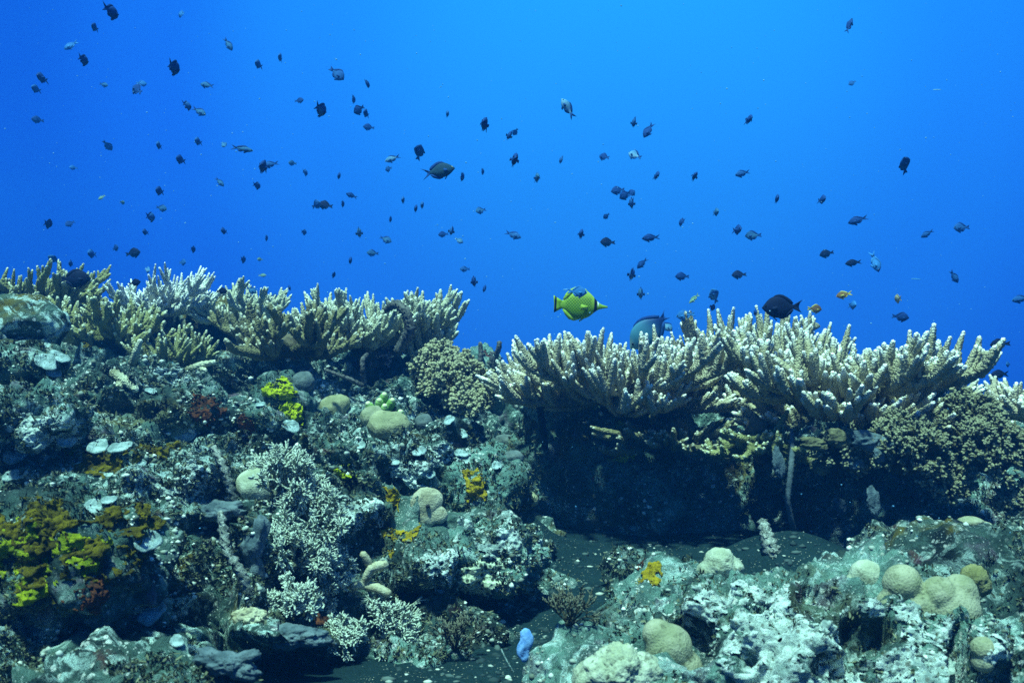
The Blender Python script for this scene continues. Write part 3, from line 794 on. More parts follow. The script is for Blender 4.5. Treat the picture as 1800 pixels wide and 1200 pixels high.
lump('lobed_coral', seat(1265, 990, 1.62, 0.0), .030, [(0, 0, 0, .9), (.6, 0, -.3, .7), (-.6, 0, -.5, .7)], 'small pale head on the top of the left boulder shoulder', M_PALEP, 'coral', 12, .12, 4, pits=.15)
lump('lobed_coral', at(1705, 918, 1.9), .022, [(0, 0, 0, .9), (.9, 0, -.4, .6)], 'pale small coral cap above the dark ridge at right', M_PORITES, 'coral', 13, .1, 4, squash=(1.3, 1, .6))
def dome(px, py, size, label, m, sq=(1, 1, 1), lob=one, sink=.3, **k):
    p, n_ = onto(px, py + size * 300)
    lump('dome_coral', p + Vector((0, 0, size * sq[2] * (.5 - sink))), size, lob, label, m, 'coral', squash=sq, **k)
dome(458, 850, .036, 'pale greenish dome behind the feathery corals on the left slope', M_PALEP, (1.15, 1, .95))
dome(586, 712, .036, 'dark olive smooth dome with a rim below the yellow sponge rock', M_DOME, (1, 1, 1.0), [(0, 0, 0, 1), (.5, 0, .3, .7)])
dome(533, 668, .028, 'grey green dome perched right behind the yellow sponge rock', M_DOMEG)
dome(685, 745, .038, 'olive grey pitted cone of coral in the middle of the slope', M_DOME, (1.25, 1, .9), [(0, 0, 0, 1), (-.3, 0, .5, .6)], pits=.1)
dome(655, 730, .028, 'tan mound carrying the little green sea squirts', M_PORITES)
dome(885, 770, .026, 'grey blue smooth dome at the foot of the gap', M_DOMEG, (1.4, 1, .8))
dome(900, 800, .018, 'lower grey blue dome just under the smooth one at the gap', M_DOMEG, (1.4, 1, .8))
dome(745, 740, .02, 'small dull green dome right of the pitted cone', M_DOMEG)
p, n_ = onto(925, 865)
lump('thumb_sponge', at(925, 868, 2.0), .026, [(0, 0, 0, .6), (-.8, .2, .9, .55), (-.4, 0, .45, .55), (.4, -.2, -.4, .55), (-1.2, .3, 1.5, .5)], 'dull tan thumb shaped sponge at the edge of the cave', M_DOME, 'sponge', 22, .08)
# lobed yellowish fingers near the hollow
mb = MB(); c = onto(640, 1020)[0] + Vector((0, -.03, .01))
for (a, b, r_) in [((642, 1028), (619, 1032), .008), ((640, 1030), (653, 996), .008), ((650, 1002), (679, 992), .0088), ((640, 1028), (684, 1043), .0085), ((652, 1000), (637, 972), .0072)]:
    Yc = c.y - .01
    tube(mb, [at(*a, Yc), at((a[0] + b[0]) / 2, (a[1] + b[1]) / 2 - 3, Yc - .008), at(*b, Yc - .012)], [r_ * .9, r_, r_ * .8], [0, .5, 1], 10, .004, .03)
tag(mb.build('finger_sponge', M_SPONGE_B, origin=c), 'smooth pale stubby fingers pointing right above the dark hollow', 'sponge')
for (px, py, s, sq, lab, lob) in [(505, 1118, .026, (1.5, .8, .75), 'blue grey smooth sponge lying above the dark bottom left hollow', [(0, 0, 0, .9), (.8, 0, -.1, .7), (-.9, 0, .3, .7)]),
                                  (395, 1165, .022, (1.4, .9, .8), 'blue grey folded sponge at the bottom, left of the hollow', [(0, 0, 0, .8), (.7, 0, -.5, .6), (-.6, 0, .4, .6), (.9, 0, .5, .4)]),
                                  (380, 898, .030, (1.25, .9, .7), 'blue grey ledge sponge above the hanging rope sponge', [(0, 0, 0, .8), (.8, 0, .2, .6), (-.9, 0, .1, .5)]),
                                  (445, 960, .03, (.8, .8, 1.3), 'blue grey drooping sponge right of the hanging rope sponge', [(0, 0, 0, .7), (.2, 0, -.9, .5), (.5, 0, .7, .5)]),
                                  (440, 1085, .021, (1.2, .8, .8), 'rounded beige grey sponge beside the dark crevice at the bottom', one)]:
    p, n_ = onto(px, py)
    lump('smooth_sponge', p + (CAM - p).normalized() * s * .35, s, lob, lab, M_BLUEG if 'blue' in lab else M_SPONGE_B, 'sponge', int(px), .30, 3.2, 5, squash=sq)

# green sea squirts
M_SQUIRT = lobed_mat('green_squirt', (0.12, 0.26, 0.05), (0.24, 0.40, 0.12))
M_SQMOUTH = plain_material('squirt_mouth', (.55, .6, .3), (.6, .65, .35), 50, 50, .001)
for k, (px, py, lab, a) in enumerate([(655, 718, 'green sea squirt, leftmost of the cluster on the tan mound', -.4), (676, 722, 'pale blue green sea squirt with open mouth, in front of the cluster', .1),
                                   (672, 702, 'bright green sea squirt at the top of the cluster', .3), (683, 712, 'green sea squirt at the right of the cluster', .5),
                                   (702, 732, 'green sea squirt alone right of the pitted cone', .2), (668, 712, 'small green sea squirt hidden in the middle of the cluster', 0)]):
    p, n_ = onto(px, py + 6)
    o = thing('sea_squirt', p, lab, 'sea squirt', 'green sea squirts on the tan mound')
    r_ = .011
    top = p + Vector((math.sin(a) * .02, -.012, .018))
    mb = MB(); tube(mb, [p - Vector((0, 0, .006)), p.lerp(top, .5), top], [r_ * .7, r_, r_ * .75], [0, .5, 1], 10, .003, .03)
    mb.build('body', M_SQUIRT, o)
    mb = MB(); tube(mb, [top + (top - p) * .02, top + (top - p) * .22], [r_ * .55, r_ * .5], [0, 1], 10, .002)
    mb.build('mouth', M_SQMOUTH, o)

# pale honeycomb corals
def honey_mat():
    m, nt, b = mat('honeycomb_coral', .8); n = N(nt); P = n.obj()
    v = n.vor(P, 115, rand=.7)
    c = n.mix(n.rng(v, .30, .48), (.04, .05, .03), (.40, .46, .32))
    n.link(c, b.inputs['Base Color']); n.link(n.bump(v, .006, 1.0), b.inputs['Normal']); return m
M_HONEY = honey_mat()

# ---------------------------------------------------------------- crusts that follow the rock
def crust(name, px, py, rad, label, m, cat, seed, thick=.008, ragged=.45, lumpy=.5, res=70, group=None, stretch=(1, 1), holes=0.0, gap=8.5):
    """an irregular sheet of growth lying on the rock round one spot"""
    p, n_ = onto(px, py)
    v = (CAM - p).normalized(); n_ = (n_ + v * .8).normalized()
    w = Vector((0, 0, 1)).cross(n_).normalized(); u = n_.cross(w)
    g = np.linspace(-1, 1, res)
    A, B = np.meshgrid(g, g); A, B = A.ravel(), B.ravel()
    pts = []; 
    for a, b in zip(A, B):
        o = p + w * (a * rad * stretch[0]) + u * (b * rad * stretch[1])
        l, nn, _, dist = BVH.ray_cast(o + n_ * (rad * .9), -n_, rad * 2.2)
        pts.append(l if l is not None else o - n_ * rad)
    V = np.array([tuple(q) for q in pts])
    Q3 = np.stack([A * rad + px, B * rad + py, np.zeros_like(A)], 1)
    rr = np.hypot(A, B) * (1 + ragged * fbm(Q3 * (2.2 / rad) + seed, 4, .6, seed))
    rr = np.maximum(rr, np.maximum(abs(A), abs(B)) ** 6 * 1.05)
    h = np.clip((0.82 - rr) / .12, -1, 1)
    lum = fbm(V * 70 + seed, 5, .7, seed + 5) * lumpy * 1.2 + (0.5 - worley(V * 85, seed)) * lumpy * .5
    if holes: h = np.minimum(h, np.clip((fbm(V * 26 + 3.1, 5, .66, seed + 9) + .16) * 6 / holes, -1, 1))
    H = np.where(h > 0, thick * h ** .5 * (1 + lum), thick * 3.0 * h)
    V = V + np.array(n_) * H[:, None]
    idx = np.arange(res * res).reshape(res, res)
    q = np.stack([idx[:-1, :-1], idx[:-1, 1:], idx[1:, 1:], idx[1:, :-1]], -1).reshape(-1, 4)
    el = np.stack([np.linalg.norm(V[q[:, k]] - V[q[:, (k + 1) % 4]], axis=1) for k in range(4)], 1).max(1)
    off = np.abs((V - np.array(p)) @ np.array(n_)) < .62 * rad
    keep = off[q].all(1) & (h[q].max(1) > -.9) & (el < gap * rad / res)
    q = q[keep]
    used = np.unique(q); rm = -np.ones(len(V), int); rm[used] = np.arange(len(used))
    mb = MB(); mb.add(V[used], rm[q])
    o = mb.build(name, m, origin=p)
    return tag(o, label, cat, group)

M_YEL = plain_material('yellow_sponge', (0.22, 0.27, 0.004), (0.42, 0.47, 0.01), 40, 70, .008)
M_LIME = plain_material('lime_sponge', (0.10, 0.14, 0.004), (0.34, 0.37, 0.01), 34, 70, .010)
M_OLY = plain_material('olive_yellow_sponge', (0.030, 0.028, 0.004), (0.17, 0.135, 0.006), 26, 55, .014)
M_MUST = plain_material('mustard_sponge', (0.18, 0.13, 0.004), (0.36, 0.26, 0.008), 40, 70, .008)
M_RUST = plain_material('rusty_sponge', (0.03, 0.016, 0.010), (0.12, 0.038, 0.012), 50, 80, .006)
M_CRUST = plain_material('white_crust', (0.20, 0.27, 0.245), (0.64, 0.74, 0.67), 34, 75, .012, speck=(60, .25, (.16, .18, .15)))
M_PLATE = plain_material('pale_plate', (0.14, 0.21, 0.20), (0.42, 0.54, 0.52), 50, 120, .008, speck=(130, .22, (.16, .2, .17)))

for (px, py, rad, lab, m, sd, st) in [
    (495, 682, .050, 'bright yellow sponge cap on top of the upright rock', M_YEL, 301, (1, .8)),
    (510, 725, .045, 'bright yellow sponge streak down the front of the upright rock', M_YEL, 302, (.7, 1)),
    (60, 985, .085, 'bright lime yellow sponge sheet at the left edge', M_LIME, 303, (1.1, .7)),
    (175, 940, .105, 'wide olive yellow ridged sponge below the white disc, lower left', M_OLY, 304, (1.1, .75)),
    (60, 900, .075, 'olive brown sponge above the lime yellow sheet', M_OLY, 305, (1.2, .7)),
    (290, 800, .075, 'olive yellow sponge cushion under the pale plates', M_OLY, 306, (1.2, .8)),
    (190, 820, .06, 'dull olive sponge spread between the small white plates', M_OLY, 307, (1.2, .8)),
    (705, 950, .040, 'mustard yellow sponge under the beige smooth sponge', M_MUST, 308, (1.2, 1)),
    (700, 870, .035, 'mustard yellow sponge patch left of the beige smooth sponge', M_MUST, 309, (.9, 1)),
    (838, 845, .040, 'mustard yellow streak on the round white speckled rock', M_MUST, 310, (.7, 1.1)),
    (1145, 1015, .036, 'yellow orange sponge on the small pointed rock', M_MUST, 311, (.8, 1)),
    (1098, 804, .042, 'bright yellow sponge glowing in the dark cave', M_YEL, 312, (1, .55)),
    (1090, 748, .022, 'small bright yellow sponge high in the cave under the table', M_YEL, 313, (.8, .8)),
    (150, 605, .045, 'olive cap of sponge on the grey mound near the left edge', M_OLY, 314, (1.3, .7)),
    (250, 905, .05, 'olive sponge tongue just left of the white disc', M_OLY, 315, (1, .7)),
    (130, 790, .03, 'small lime sponge beside the pale plates on the left', M_LIME, 316, (1, .7)),
    (600, 830, .03, 'small lime green sponge near the dark rope sponge', M_YEL, 317, (1, .6)),
    (370, 720, .05, 'rusty red sponge patch on the low rock', M_RUST, 318, (1, .8)),
    (150, 1065, .04, 'rusty red sponge below the olive sponge, lower left', M_RUST, 319, (1.2, .8)),
    (560, 1090, .025, 'orange sponge spot above the bottom feathery corals', M_RUST, 320, (1, .8)),
    (430, 745, .035, 'orange brown sponge edge right of the rusty rock', M_RUST, 321, (.7, 1)),
    (1120, 1000, .022, 'orange sponge on the left of the small pointed rock', M_RUST, 322, (.8, 1)),
]:
    crust('encrusting_sponge', px, py, rad, lab, m, 'sponge', sd, .010 if m in (M_YEL, M_OLY) else .007, .6, 1.0, 96 if rad > .06 else 64, 'sponges coating the rocks', st, holes=1.0)

for (px, py, rad, lab, sd, st, ho) in [
    (850, 940, .075, 'white crust on the ledge at the right end of the left slope', 331, (1, 1), 1),
    (780, 1000, .065, 'white speckled crust along the lip over the dark hollow', 332, (1.4, .7), 1),
    (1420, 1110, .13, 'broad white crust across the foreground boulder, left of the dark pit', 333, (1.1, .7), 1),
    (1600, 1140, .11, 'broad white crust on the right flank of the foreground boulder', 334, (1, .8), 1),
    (1450, 1190, .10, 'white crust at the bottom edge of the foreground boulder', 335, (1.3, .6), 1),
    (1300, 1080, .09, 'knobbly white crust on the left shoulder of the foreground boulder', 336, (1, .8), 1),
    (780, 790, .06, 'white crust on the slope below the olive bush', 337, (1.3, .7), 1),
    (330, 840, .05, 'white crust beside the round white disc', 338, (1.2, .7), 1),
    (60, 770, .07, 'bluish white crust at the left edge of the slope', 339, (1.2, .7), 1),
    (310, 665, .06, 'white rubble crust below the broken coral branches', 340, (1.4, .6), 1),
    (740, 840, .05, 'whitish crust above the beige smooth sponge', 341, (1.3, .7), 1),
    (640, 900, .05, 'thin whitish crust left of the mustard sponge', 342, (1.2, .8), 1)]:
    crust('white_crust', px, py, rad, lab, M_CRUST, 'coral crust', sd, .006, .7, 1.6, 90, 'white crusts on the rocks', st, holes=ho)
p, n_ = onto(752, 895); v_ = (CAM - p).normalized(); p = p + v_ * .012
sp_ = lump('beige_sponge', p, .036, [(-.15, 0, .35, .72), (-.1, 0, -.35, .55), (.55, 0, -.25, .45), (-.35, 0, -.95, .38), (.25, 0, .5, .55)], 'beige smooth sponge sheet with a small dark vent, on the right of the left slope', M_SPONGE_B, 'sponge', 21, .12, 3, 5, squash=(1, .34, 1))
mb = MB(); D_, F_0 = ico(3); mb.add(D_ * np.array((.0042, .004, .003)) + np.array(p + v_ * .0105 + Vector((0, 0, .006))), None, F_0); mb.build('vent', M_BLACK, sp_)
for (px, py, rad, lab, sd, st) in [(845, 1010, .05, 'honeycomb coral with dark cells under the white ledge', 351, (1.2, .7)),
                                   (325, 1110, .034, 'pale honeycomb coral strip beside the dark crevice', 352, (.6, 1.3)),
                                   (835, 1035, .03, 'lower honeycomb coral edge over the sand', 353, (1.2, .6))]:
    crust('honeycomb_coral', px, py, rad, lab, M_HONEY, 'coral', sd, .010, .35, .1, 44, 'honeycomb corals', st)

# pale round plates
def plate(px, py, r_, label, seed, tilt=0.0, group='pale round plates on the left slope'):
    r_ *= .85
    r0 = random.Random(seed); p, n_ = onto(px, py)
    v = (CAM - p).normalized(); n_ = (n_ * .6 + Vector((0, 0, .9)) + v * .45 + Vector((tilt, 0, 0))).normalized()
    _, u, w = frame(n_)
    mb = MB(); rings = [0, .35, .7, .92, 1.0, .94, .6, .2]; hs = [.10, .10, .13, .19, .10, .0, -.12, -.5]
    na = 22; V = []; ph = [r0.uniform(0, 6) for _ in range(3)]
    for q, h in zip(rings, hs):
        for k in range(na):
            a = k * 2 * math.pi / na
            wob = 1 + .06 * r0.uniform(-1, 1) * (q > .8) + .14 * math.sin(2 * a + ph[0]) + .07 * math.sin(3 * a + ph[1]) + .04 * math.sin(7 * a + ph[2])
            V.append(p + n_ * (r_ * .3) + (u * math.cos(a) + w * math.sin(a)) * (r_ * q * wob) + n_ * (r_ * h + r_ * .06 * q * math.sin(3 * a + ph[0])))
    idx = np.arange(len(rings) * na).reshape(-1, na); a = idx[:-1]; b = idx[1:]
    qd = np.stack([a, np.roll(a, -1, 1), np.roll(b, -1, 1), b], -1).reshape(-1, 4)
    mb.add([tuple(x) for x in V], qd)
    o = mb.build('plate_coral', M_PLATE, origin=p)
    tag(o, label, 'coral', group)
for k, (px, py, r_, lab) in enumerate([
    (258, 954, .020, 'clean round white disc in the middle of the olive sponge'),
    (192, 882, .012, 'small round white plate above the olive sponge, right of the long one'),
    (165, 893, .015, 'longer white plate left of the small round one above the olive sponge'),
    (325, 766, .026, 'large pale blue plate at the top of the olive cushion'),
    (118, 772, .022, 'large pale plate, left end of the row of plates'),
    (172, 790, .022, 'pale plate left of the middle in the row of plates'),
    (212, 792, .022, 'pale plate at the right end of the row of plates'),
    (240, 815, .018, 'pale plate hanging just below the row of plates'),
    (195, 835, .016, 'pale round plate tilted under the row of plates'),
    (288, 805, .013, 'small pale plate half hidden in the olive cushion'),
    (292, 838, .013, 'small bright plate below the olive cushion'),
    (25, 805, .022, 'pale plate at the far left edge, upper one'),
    (25, 840, .020, 'pale plate at the far left edge, lower one'),
    (80, 640, .022, 'bright bluish plate on the mound below the grey rocks, left one'),
    (102, 632, .020, 'bright bluish plate on the mound below the grey rocks, right one'),
    (92, 655, .016, 'small bluish plate, lowest of three under the grey rocks'),
    (265, 1080, .022, 'whitish ragged plate under the olive sponge, by the honeycomb strip'),
    (310, 1130, .012, 'tiny white plate left of the honeycomb strip'),
    (458, 713, .012, 'small round white plate left of the yellow sponge rock'),
    (510, 752, .022, 'pale wide plate below the yellow sponge rock'),
    (693, 812, .015, 'round pale plate in the middle of the slope under the pitted cone'),
    (700, 828, .013, 'grey plate just under the round pale one on the slope'),
    (755, 835, .012, 'small dotted plate left of the white speckled rock'),
    (735, 795, .016, 'round pale plate below the olive bush, left one'),
    (810, 800, .016, 'pale plate at the upper left of the speckled rock'),
    (822, 812, .012, 'second pale plate at the upper left of the speckled rock'),
    (630, 785, .018, 'pale triangular plate right of the dark rope sponge'),
    (872, 820, .014, 'small pale plate at the cave edge above the tan thumb'),
    (230, 690, .016, 'pale plate below the broken coral branches'),
    (265, 690, .014, 'small pale plate right of the broken coral branches'),
    (790, 740, .014, 'pale plate at the foot of the olive bush'),
    (812, 765, .015, 'pale plate right below the foot of the olive bush')]):
    plate(px, py, r_, lab, 400 + k)

M_SHELF = lobed_mat('dull_shelf', (0.07, 0.07, 0.035), (0.16, 0.155, 0.08))
# pale tongues and shells in the right shade
for k, (px, py, Y, s, sq, lab) in enumerate([
    (1368, 812, 2.15, .022, (.8, .3, 1.5), 'pale blue tongue of sponge left of the grey whip'),
    (1535, 880, 2.05, .022, (.8, .3, 1.5), 'pale leaf shaped growth hanging in the right hollow'),
    (1475, 888, 2.3, .022, (1, .6, .9), 'round dull shell shaped growth in the right hollow, left of the leaf'),
    (1430, 780, 2.12, .026, (1.4, .5, .6), 'flat olive shelf right of the whip, upper one'),
    (1440, 820, 2.16, .022, (1.3, .5, .8), 'flat olive shelf right of the whip, lower one'),
    (1475, 770, 2.1, .026, (1.2, .5, .8), 'curled olive shelf under the middle of the largest table'),
    (1525, 775, 2.08, .028, (1.6, .6, .8), 'pale blue crinkled sponge under the largest table'),
    (1560, 785, 2.06, .020, (1, .6, 1), 'pale blue crinkled lump right of the crinkled sponge'),
    (1545, 800, 2.06, .015, (1, .6, 1), 'small pale blue knob below the crinkled sponge'),
    (1500, 815, 2.1, .022, (1.5, .5, .6), 'dull pale shelf below the pale blue crinkled sponge')]):
    m = M_BLUEG if 'blue' in lab or 'leaf' in lab else M_SHELF
    lump('shelf_sponge', at(px, py, Y), s * .85, [(0, 0, 0, .85), (.3, 0, -.5, .7), (-.3, 0, .6, .6)], lab, m, 'sponge', 500 + k, .38, 3.6, squash=sq, group='shelves and knobs under the largest table')

# the dead stub on the sand and the clear blue scrap
stick('coral_stub', [at(1362, 985, 2.0), at(1352, 955, 2.0), at(1340, 915, 2.02)], [.018, .014, .009], 'whitish dead coral stub leaning left in front of the sand slope', M_ROPE, 'coral', .25)
mb = MB()
D, F = ico(3); V = D * np.array((.0105, .003, .024)); V += .0035 * fbm(V * 130, 3, .6, 3)[:, None] * D; V[:, 0] += .10 * (V[:, 2]) + .002 * np.sin(V[:, 2] * 200)
cc = at(923, 1132, 1.40); mb.add(V + np.array(cc), None, F)
M_SCRAP = plain_material('blue_scrap', (0.10, 0.24, 0.55), (0.22, 0.42, 0.75), 120, 60, .002, .4)
tag(mb.build('blue_scrap', M_SCRAP, origin=at(923, 1155, 1.40)), 'bright blue upright scrap over the sand at the bottom', 'scrap')
mb = MB(); tube(mb, [at(903, 1180, 1.36), at(890, 1160, 1.37), at(881, 1140, 1.38)], [.0006, .001, .0008], [0, .5, 1], 6, .01)
tag(mb.build('white_needle', M_PLATE, origin=at(903, 1180, 1.36)), 'thin white needle lying on the sand left of the blue scrap', 'spine')

# ---------------------------------------------------------------- uncountable small growth on the rock
def scatter_points(n, seed, nscale, thr, pix):
    r0 = random.Random(seed); out = []; tries = 0
    while len(out) < n and tries < n * 6:
        tries += 1
        px = r0.uniform(pix[0], pix[2]); py = r0.uniform(pix[1], pix[3])
        h = hit(px, py)
        if h is None: continue
        p, n_ = h
        if p.y > 4: continue
        out.append((p, n_))
    P = np.array([tuple(p) for p, _ in out])
    f = fbm(P * nscale + seed, 3, .5, seed)
    f = np.where(P[:, 2] - sand_f(P[:, 0], P[:, 1])[:, 2] < .006, -9, f)
    return [o for o, k in zip(out, f) if k > thr]

def stuff_mat(name, a, b_, c_):
    m, nt, b = mat(name, .85); n = N(nt); t = n.attr('t')
    c = n.mix(n.rng(t, 0, .6), a, b_); c = n.mix(n.rng(t, .6, 1), c, c_)
    n.link(c, b.inputs['Base Color']); return m
M_TURF = stuff_mat('turf_algae', (.02, .028, .016), (.07, .08, .045), (.16, .17, .10))
M_BITS = stuff_mat('pale_bits', (.10, .12, .09), (.26, .30, .25), (.66, .70, .62))
r0 = random.Random(77)
def on_sand(p): return False
pts = scatter_points(26000, 601, 6, -.10, (-60, 600, 1860, 1260))
mb = MB()
for (p, n_) in pts:
    if on_sand(p): continue
    if p.y < 1.6 and p.x > .05 and r0.random() < .75: continue
    s = r0.uniform(.5, 1.2) * .0042 * (.5 + p.y * .35); t = r0.random()
    for k in range(5):
        d = (n_ + Vector((r0.gauss(0, 1), r0.gauss(0, 1), r0.gauss(0, 1))) * .6).normalized()
        q = p + Vector((r0.uniform(-1, 1), r0.uniform(-1, 1), r0.uniform(-1, 1))) * s * .8
        sd = d.orthogonal().normalized(); sd.rotate(Matrix.Rotation(r0.uniform(0, 6.28), 3, d))
        w_ = s * r0.uniform(.12, .3); l = s * r0.uniform(.8, 1.8)
        q2 = q + d * l * .55 + Vector((r0.uniform(-.3, .3), r0.uniform(-.3, .3), 0)) * l * .3; q3 = q + d * l
        mb.add([tuple(q - sd * w_ - d * .003), tuple(q + sd * w_ - d * .003), tuple(q2 + sd * w_ * 1.2), tuple(q2 - sd * w_ * 1.2), tuple(q3)],
               [(0, 1, 2, 3)], [(3, 2, 4)], t)
tag(mb.build('turf_algae', M_TURF, smooth=False), 'dark turf algae fuzzing the rocks all over the reef', 'algae', kind='stuff')
pts = scatter_points(13000, 602, 5, -.02, (-60, 620, 1860, 1260))
mb = MB(); D1, F1 = ico(1)
for (p, n_) in pts:
    if on_sand(p): continue
    if p.y < 1.7 and p.x > .05 and r0.random() < .7: continue
    if 930 < 900 + p.x / p.y * FPX < 1420 and p.y > 2.3 and r0.random() < .6: continue
    s = r0.choice((.35, .45, .5, .6, .7, .8, 1, 1.3, 2.0)) * .0028 * (.35 + p.y * .38)
    V = D1 * np.array((1, 1, r0.uniform(.5, 1))) * s * (1 + .3 * np.array([r0.uniform(-1, 1) for _ in range(len(D1))]))[:, None]
    mb.add(V + np.array(p + n_ * s * .05), None, F1, r0.random())
tag(mb.build('pale_growth', M_BITS, smooth=False), 'pale specks of coral growth and shell grit over the reef rocks', 'growth', kind='stuff')

r0 = random.Random(78); mb = MB(); D1, F1 = ico(1); k = 0
for _ in range(9000):
    h = hit(r0.uniform(680, 1500), r0.uniform(880, 1200))
    if h is None: continue
    p, n_ = h
    if abs(p.z - sand_f(np.array([p.x]), np.array([p.y]))[0, 2]) > .004: continue
    k += 1
    if k > 420: break
    s = r0.choice((.3, .4, .5, .6, .8, 1.0, 1.6)) * .0045
    V = D1 * np.array((r0.uniform(.6, 1.6), r0.uniform(.6, 1.6), r0.uniform(.4, .8))) * s * (1 + .35 * np.array([r0.uniform(-1, 1) for _ in range(len(D1))]))[:, None]
    mb.add(V + np.array(p), None, F1, r0.random() ** 2)
M_RUB = stuff_mat('sand_rubble', (.02, .035, .035), (.07, .10, .09), (.45, .48, .40))
if mb.n: tag(mb.build('rubble', M_RUB, smooth=False), 'small dark stones and shell chips strewn on the sand channel', 'rubble', kind='stuff')

# ---------------------------------------------------------------- fish
def fish_mat(name, back, side, belly=None, fin=None, rough=.75, stripe=None):
    """colour runs from back to belly along the fish's own height"""
    m, nt, b = mat(name, rough); n = N(nt); P = n.obj()
    b.inputs['Specular IOR Level'].default_value = 0.08
    s = n.new('ShaderNodeSeparateXYZ'); n.link(P, s.inputs[0])
    c = n.mix(n.rng(s.outputs['Z'], .22, -.05), back, side)
    if belly: c = n.mix(n.rng(s.outputs['Z'], -.02, -.2), c, belly)
    v = n.vor(P, 26)
    c = n.mix(n.math('MULTIPLY', n.rng(v, .3, .6), .35), c, tuple(x * .5 for x in back))
    n.link(c, b.inputs['Base Color']); return m
FM = {  # black to pale: the water's blue veil and backlight are put into the colour
    'black': fish_mat('black_fish', (.004, .010, .034), (.006, .014, .044)),
    'dark': fish_mat('dark_fish', (.006, .035, .16), (.010, .055, .21)),
    'mid': fish_mat('slate_fish', (.012, .075, .26), (.025, .12, .33)),
    'grey': fish_mat('grey_fish', (.018, .085, .22), (.05, .17, .30), (.04, .15, .28)),
    'blue': fish_mat('blue_fish', (.02, .12, .36), (.04, .20, .50)),
    'pale': fish_mat('pale_fish', (.05, .18, .36), (.18, .38, .54), (.10, .26, .46)),
    'green': fish_mat('green_fish', (.10, .20, .12), (.22, .36, .24)),
    'orange': fish_mat('orange_fish', (.10, .06, .03), (.26, .14, .05), (.28, .26, .12)),
    'tan': fish_mat('tan_fish', (.26, .24, .14), (.38, .36, .24)),
}
FINM = {k: (FM['dark'] if k in ('grey', 'pale', 'mid') else FM[k]) for k in FM}
FINM['orange'] = plain_material('yellow_fin', (.34, .30, .06), (.45, .40, .10), 20, 20, .001)
M_EYE = plain_material('fish_eye', (.004, .004, .005), (.01, .01, .012), 10, 10, .0001, .15)

def body_mesh(x0, x1, top, bot, wid, n=22, na=14):
    """closed body: profile arrays run from the nose (x0) to the tail root (x1)"""
    k = len(top); s = np.linspace(0, 1, n); ks = np.linspace(0, 1, k)
    def sm(a):
        a = np.interp(np.linspace(0, 1, 60), ks, a)
        for _ in range(6): a[1:-1] = (a[:-2] + 2 * a[1:-1] + a[2:]) / 4
        return np.interp(s, np.linspace(0, 1, 60), a)
    T, B, W = sm(top), sm(bot), sm(wid); X = x0 + (x1 - x0) * s
    V = []
    for i in range(n):
        for j in range(na):
            a = 2 * math.pi * j / na
            z = math.sin(a); y = math.cos(a)
            zz = (T[i] * z if z > 0 else B[i] * z)
            V.append((X[i], W[i] * np.sign(y) * abs(y) ** .9, zz))
    V = np.array(V); idx = np.arange(n * na).reshape(n, na); a = idx[:-1]; b = idx[1:]
    q = np.stack([a, b, np.roll(b, -1, 1), np.roll(a, -1, 1)], -1).reshape(-1, 4)
    V = np.concatenate([V, [[x0 + .004, 0, (T[0] - B[0]) / 2]], [[x1 - .004, 0, 0]]]); e = n * na
    tr = [(idx[0, j], idx[0, (j + 1) % na], e) for j in range(na)] + [(idx[-1, (j + 1) % na], idx[-1, j], e + 1) for j in range(na)]
    return V, q, tr
def fin_mesh(base, edge, th=.012, y=0.0):
    """a fin between two outlines given as (x, z) lists of equal length; thin towards the edge"""
    n = len(base); V = []
    for (bx, bz), (ex, ez) in zip(base, edge):
        V += [(bx, y - th, bz), (bx, y + th, bz), (ex, y - th * .25, ez), (ex, y + th * .25, ez)]
    q = []
    for i in range(n - 1):
        a, b = 4 * i, 4 * i + 4
        q += [(a, b, b + 2, a + 2), (a + 1, a + 3, b + 3, b + 1), (a + 2, b + 2, b + 3, a + 3), (a, a + 1, b + 1, b)]
    q += [(0, 2, 3, 1), (4 * n - 4, 4 * n - 3, 4 * n - 1, 4 * n - 2)]
    return np.array(V), q

SHAPES = {
    # nose x, tail root x, top, bottom, width, tail fork depth, tail height, dorsal height
    'round': dict(x0=.5, x1=-.27, top=[.0, .10, .20, .255, .275, .27, .24, .18, .10, .06, .055], bot=[.0, .07, .15, .21, .24, .245, .22, .165, .09, .055, .05],
                  wid=[.0, .045, .075, .09, .095, .09, .075, .05, .03, .018, .012], fork=.07, th=.13, dh=.05),
    'oval': dict(x0=.5, x1=-.24, top=[.0, .075, .14, .18, .195, .19, .17, .13, .08, .05, .045], bot=[.0, .055, .11, .15, .17, .17, .15, .115, .07, .045, .04],
                 wid=[.0, .04, .07, .085, .09, .085, .07, .05, .03, .018, .012], fork=.15, th=.14, dh=.04),
    'slim': dict(x0=.5, x1=-.26, top=[.0, .05, .09, .115, .125, .12, .105, .08, .05, .035, .03], bot=[.0, .04, .075, .10, .11, .105, .09, .07, .045, .03, .028],
                 wid=[.0, .03, .05, .06, .065, .06, .05, .036, .022, .014, .01], fork=.14, th=.13, dh=.06),
}
def prof(a, s): return float(np.interp(s, np.linspace(0, 1, len(a)), a))
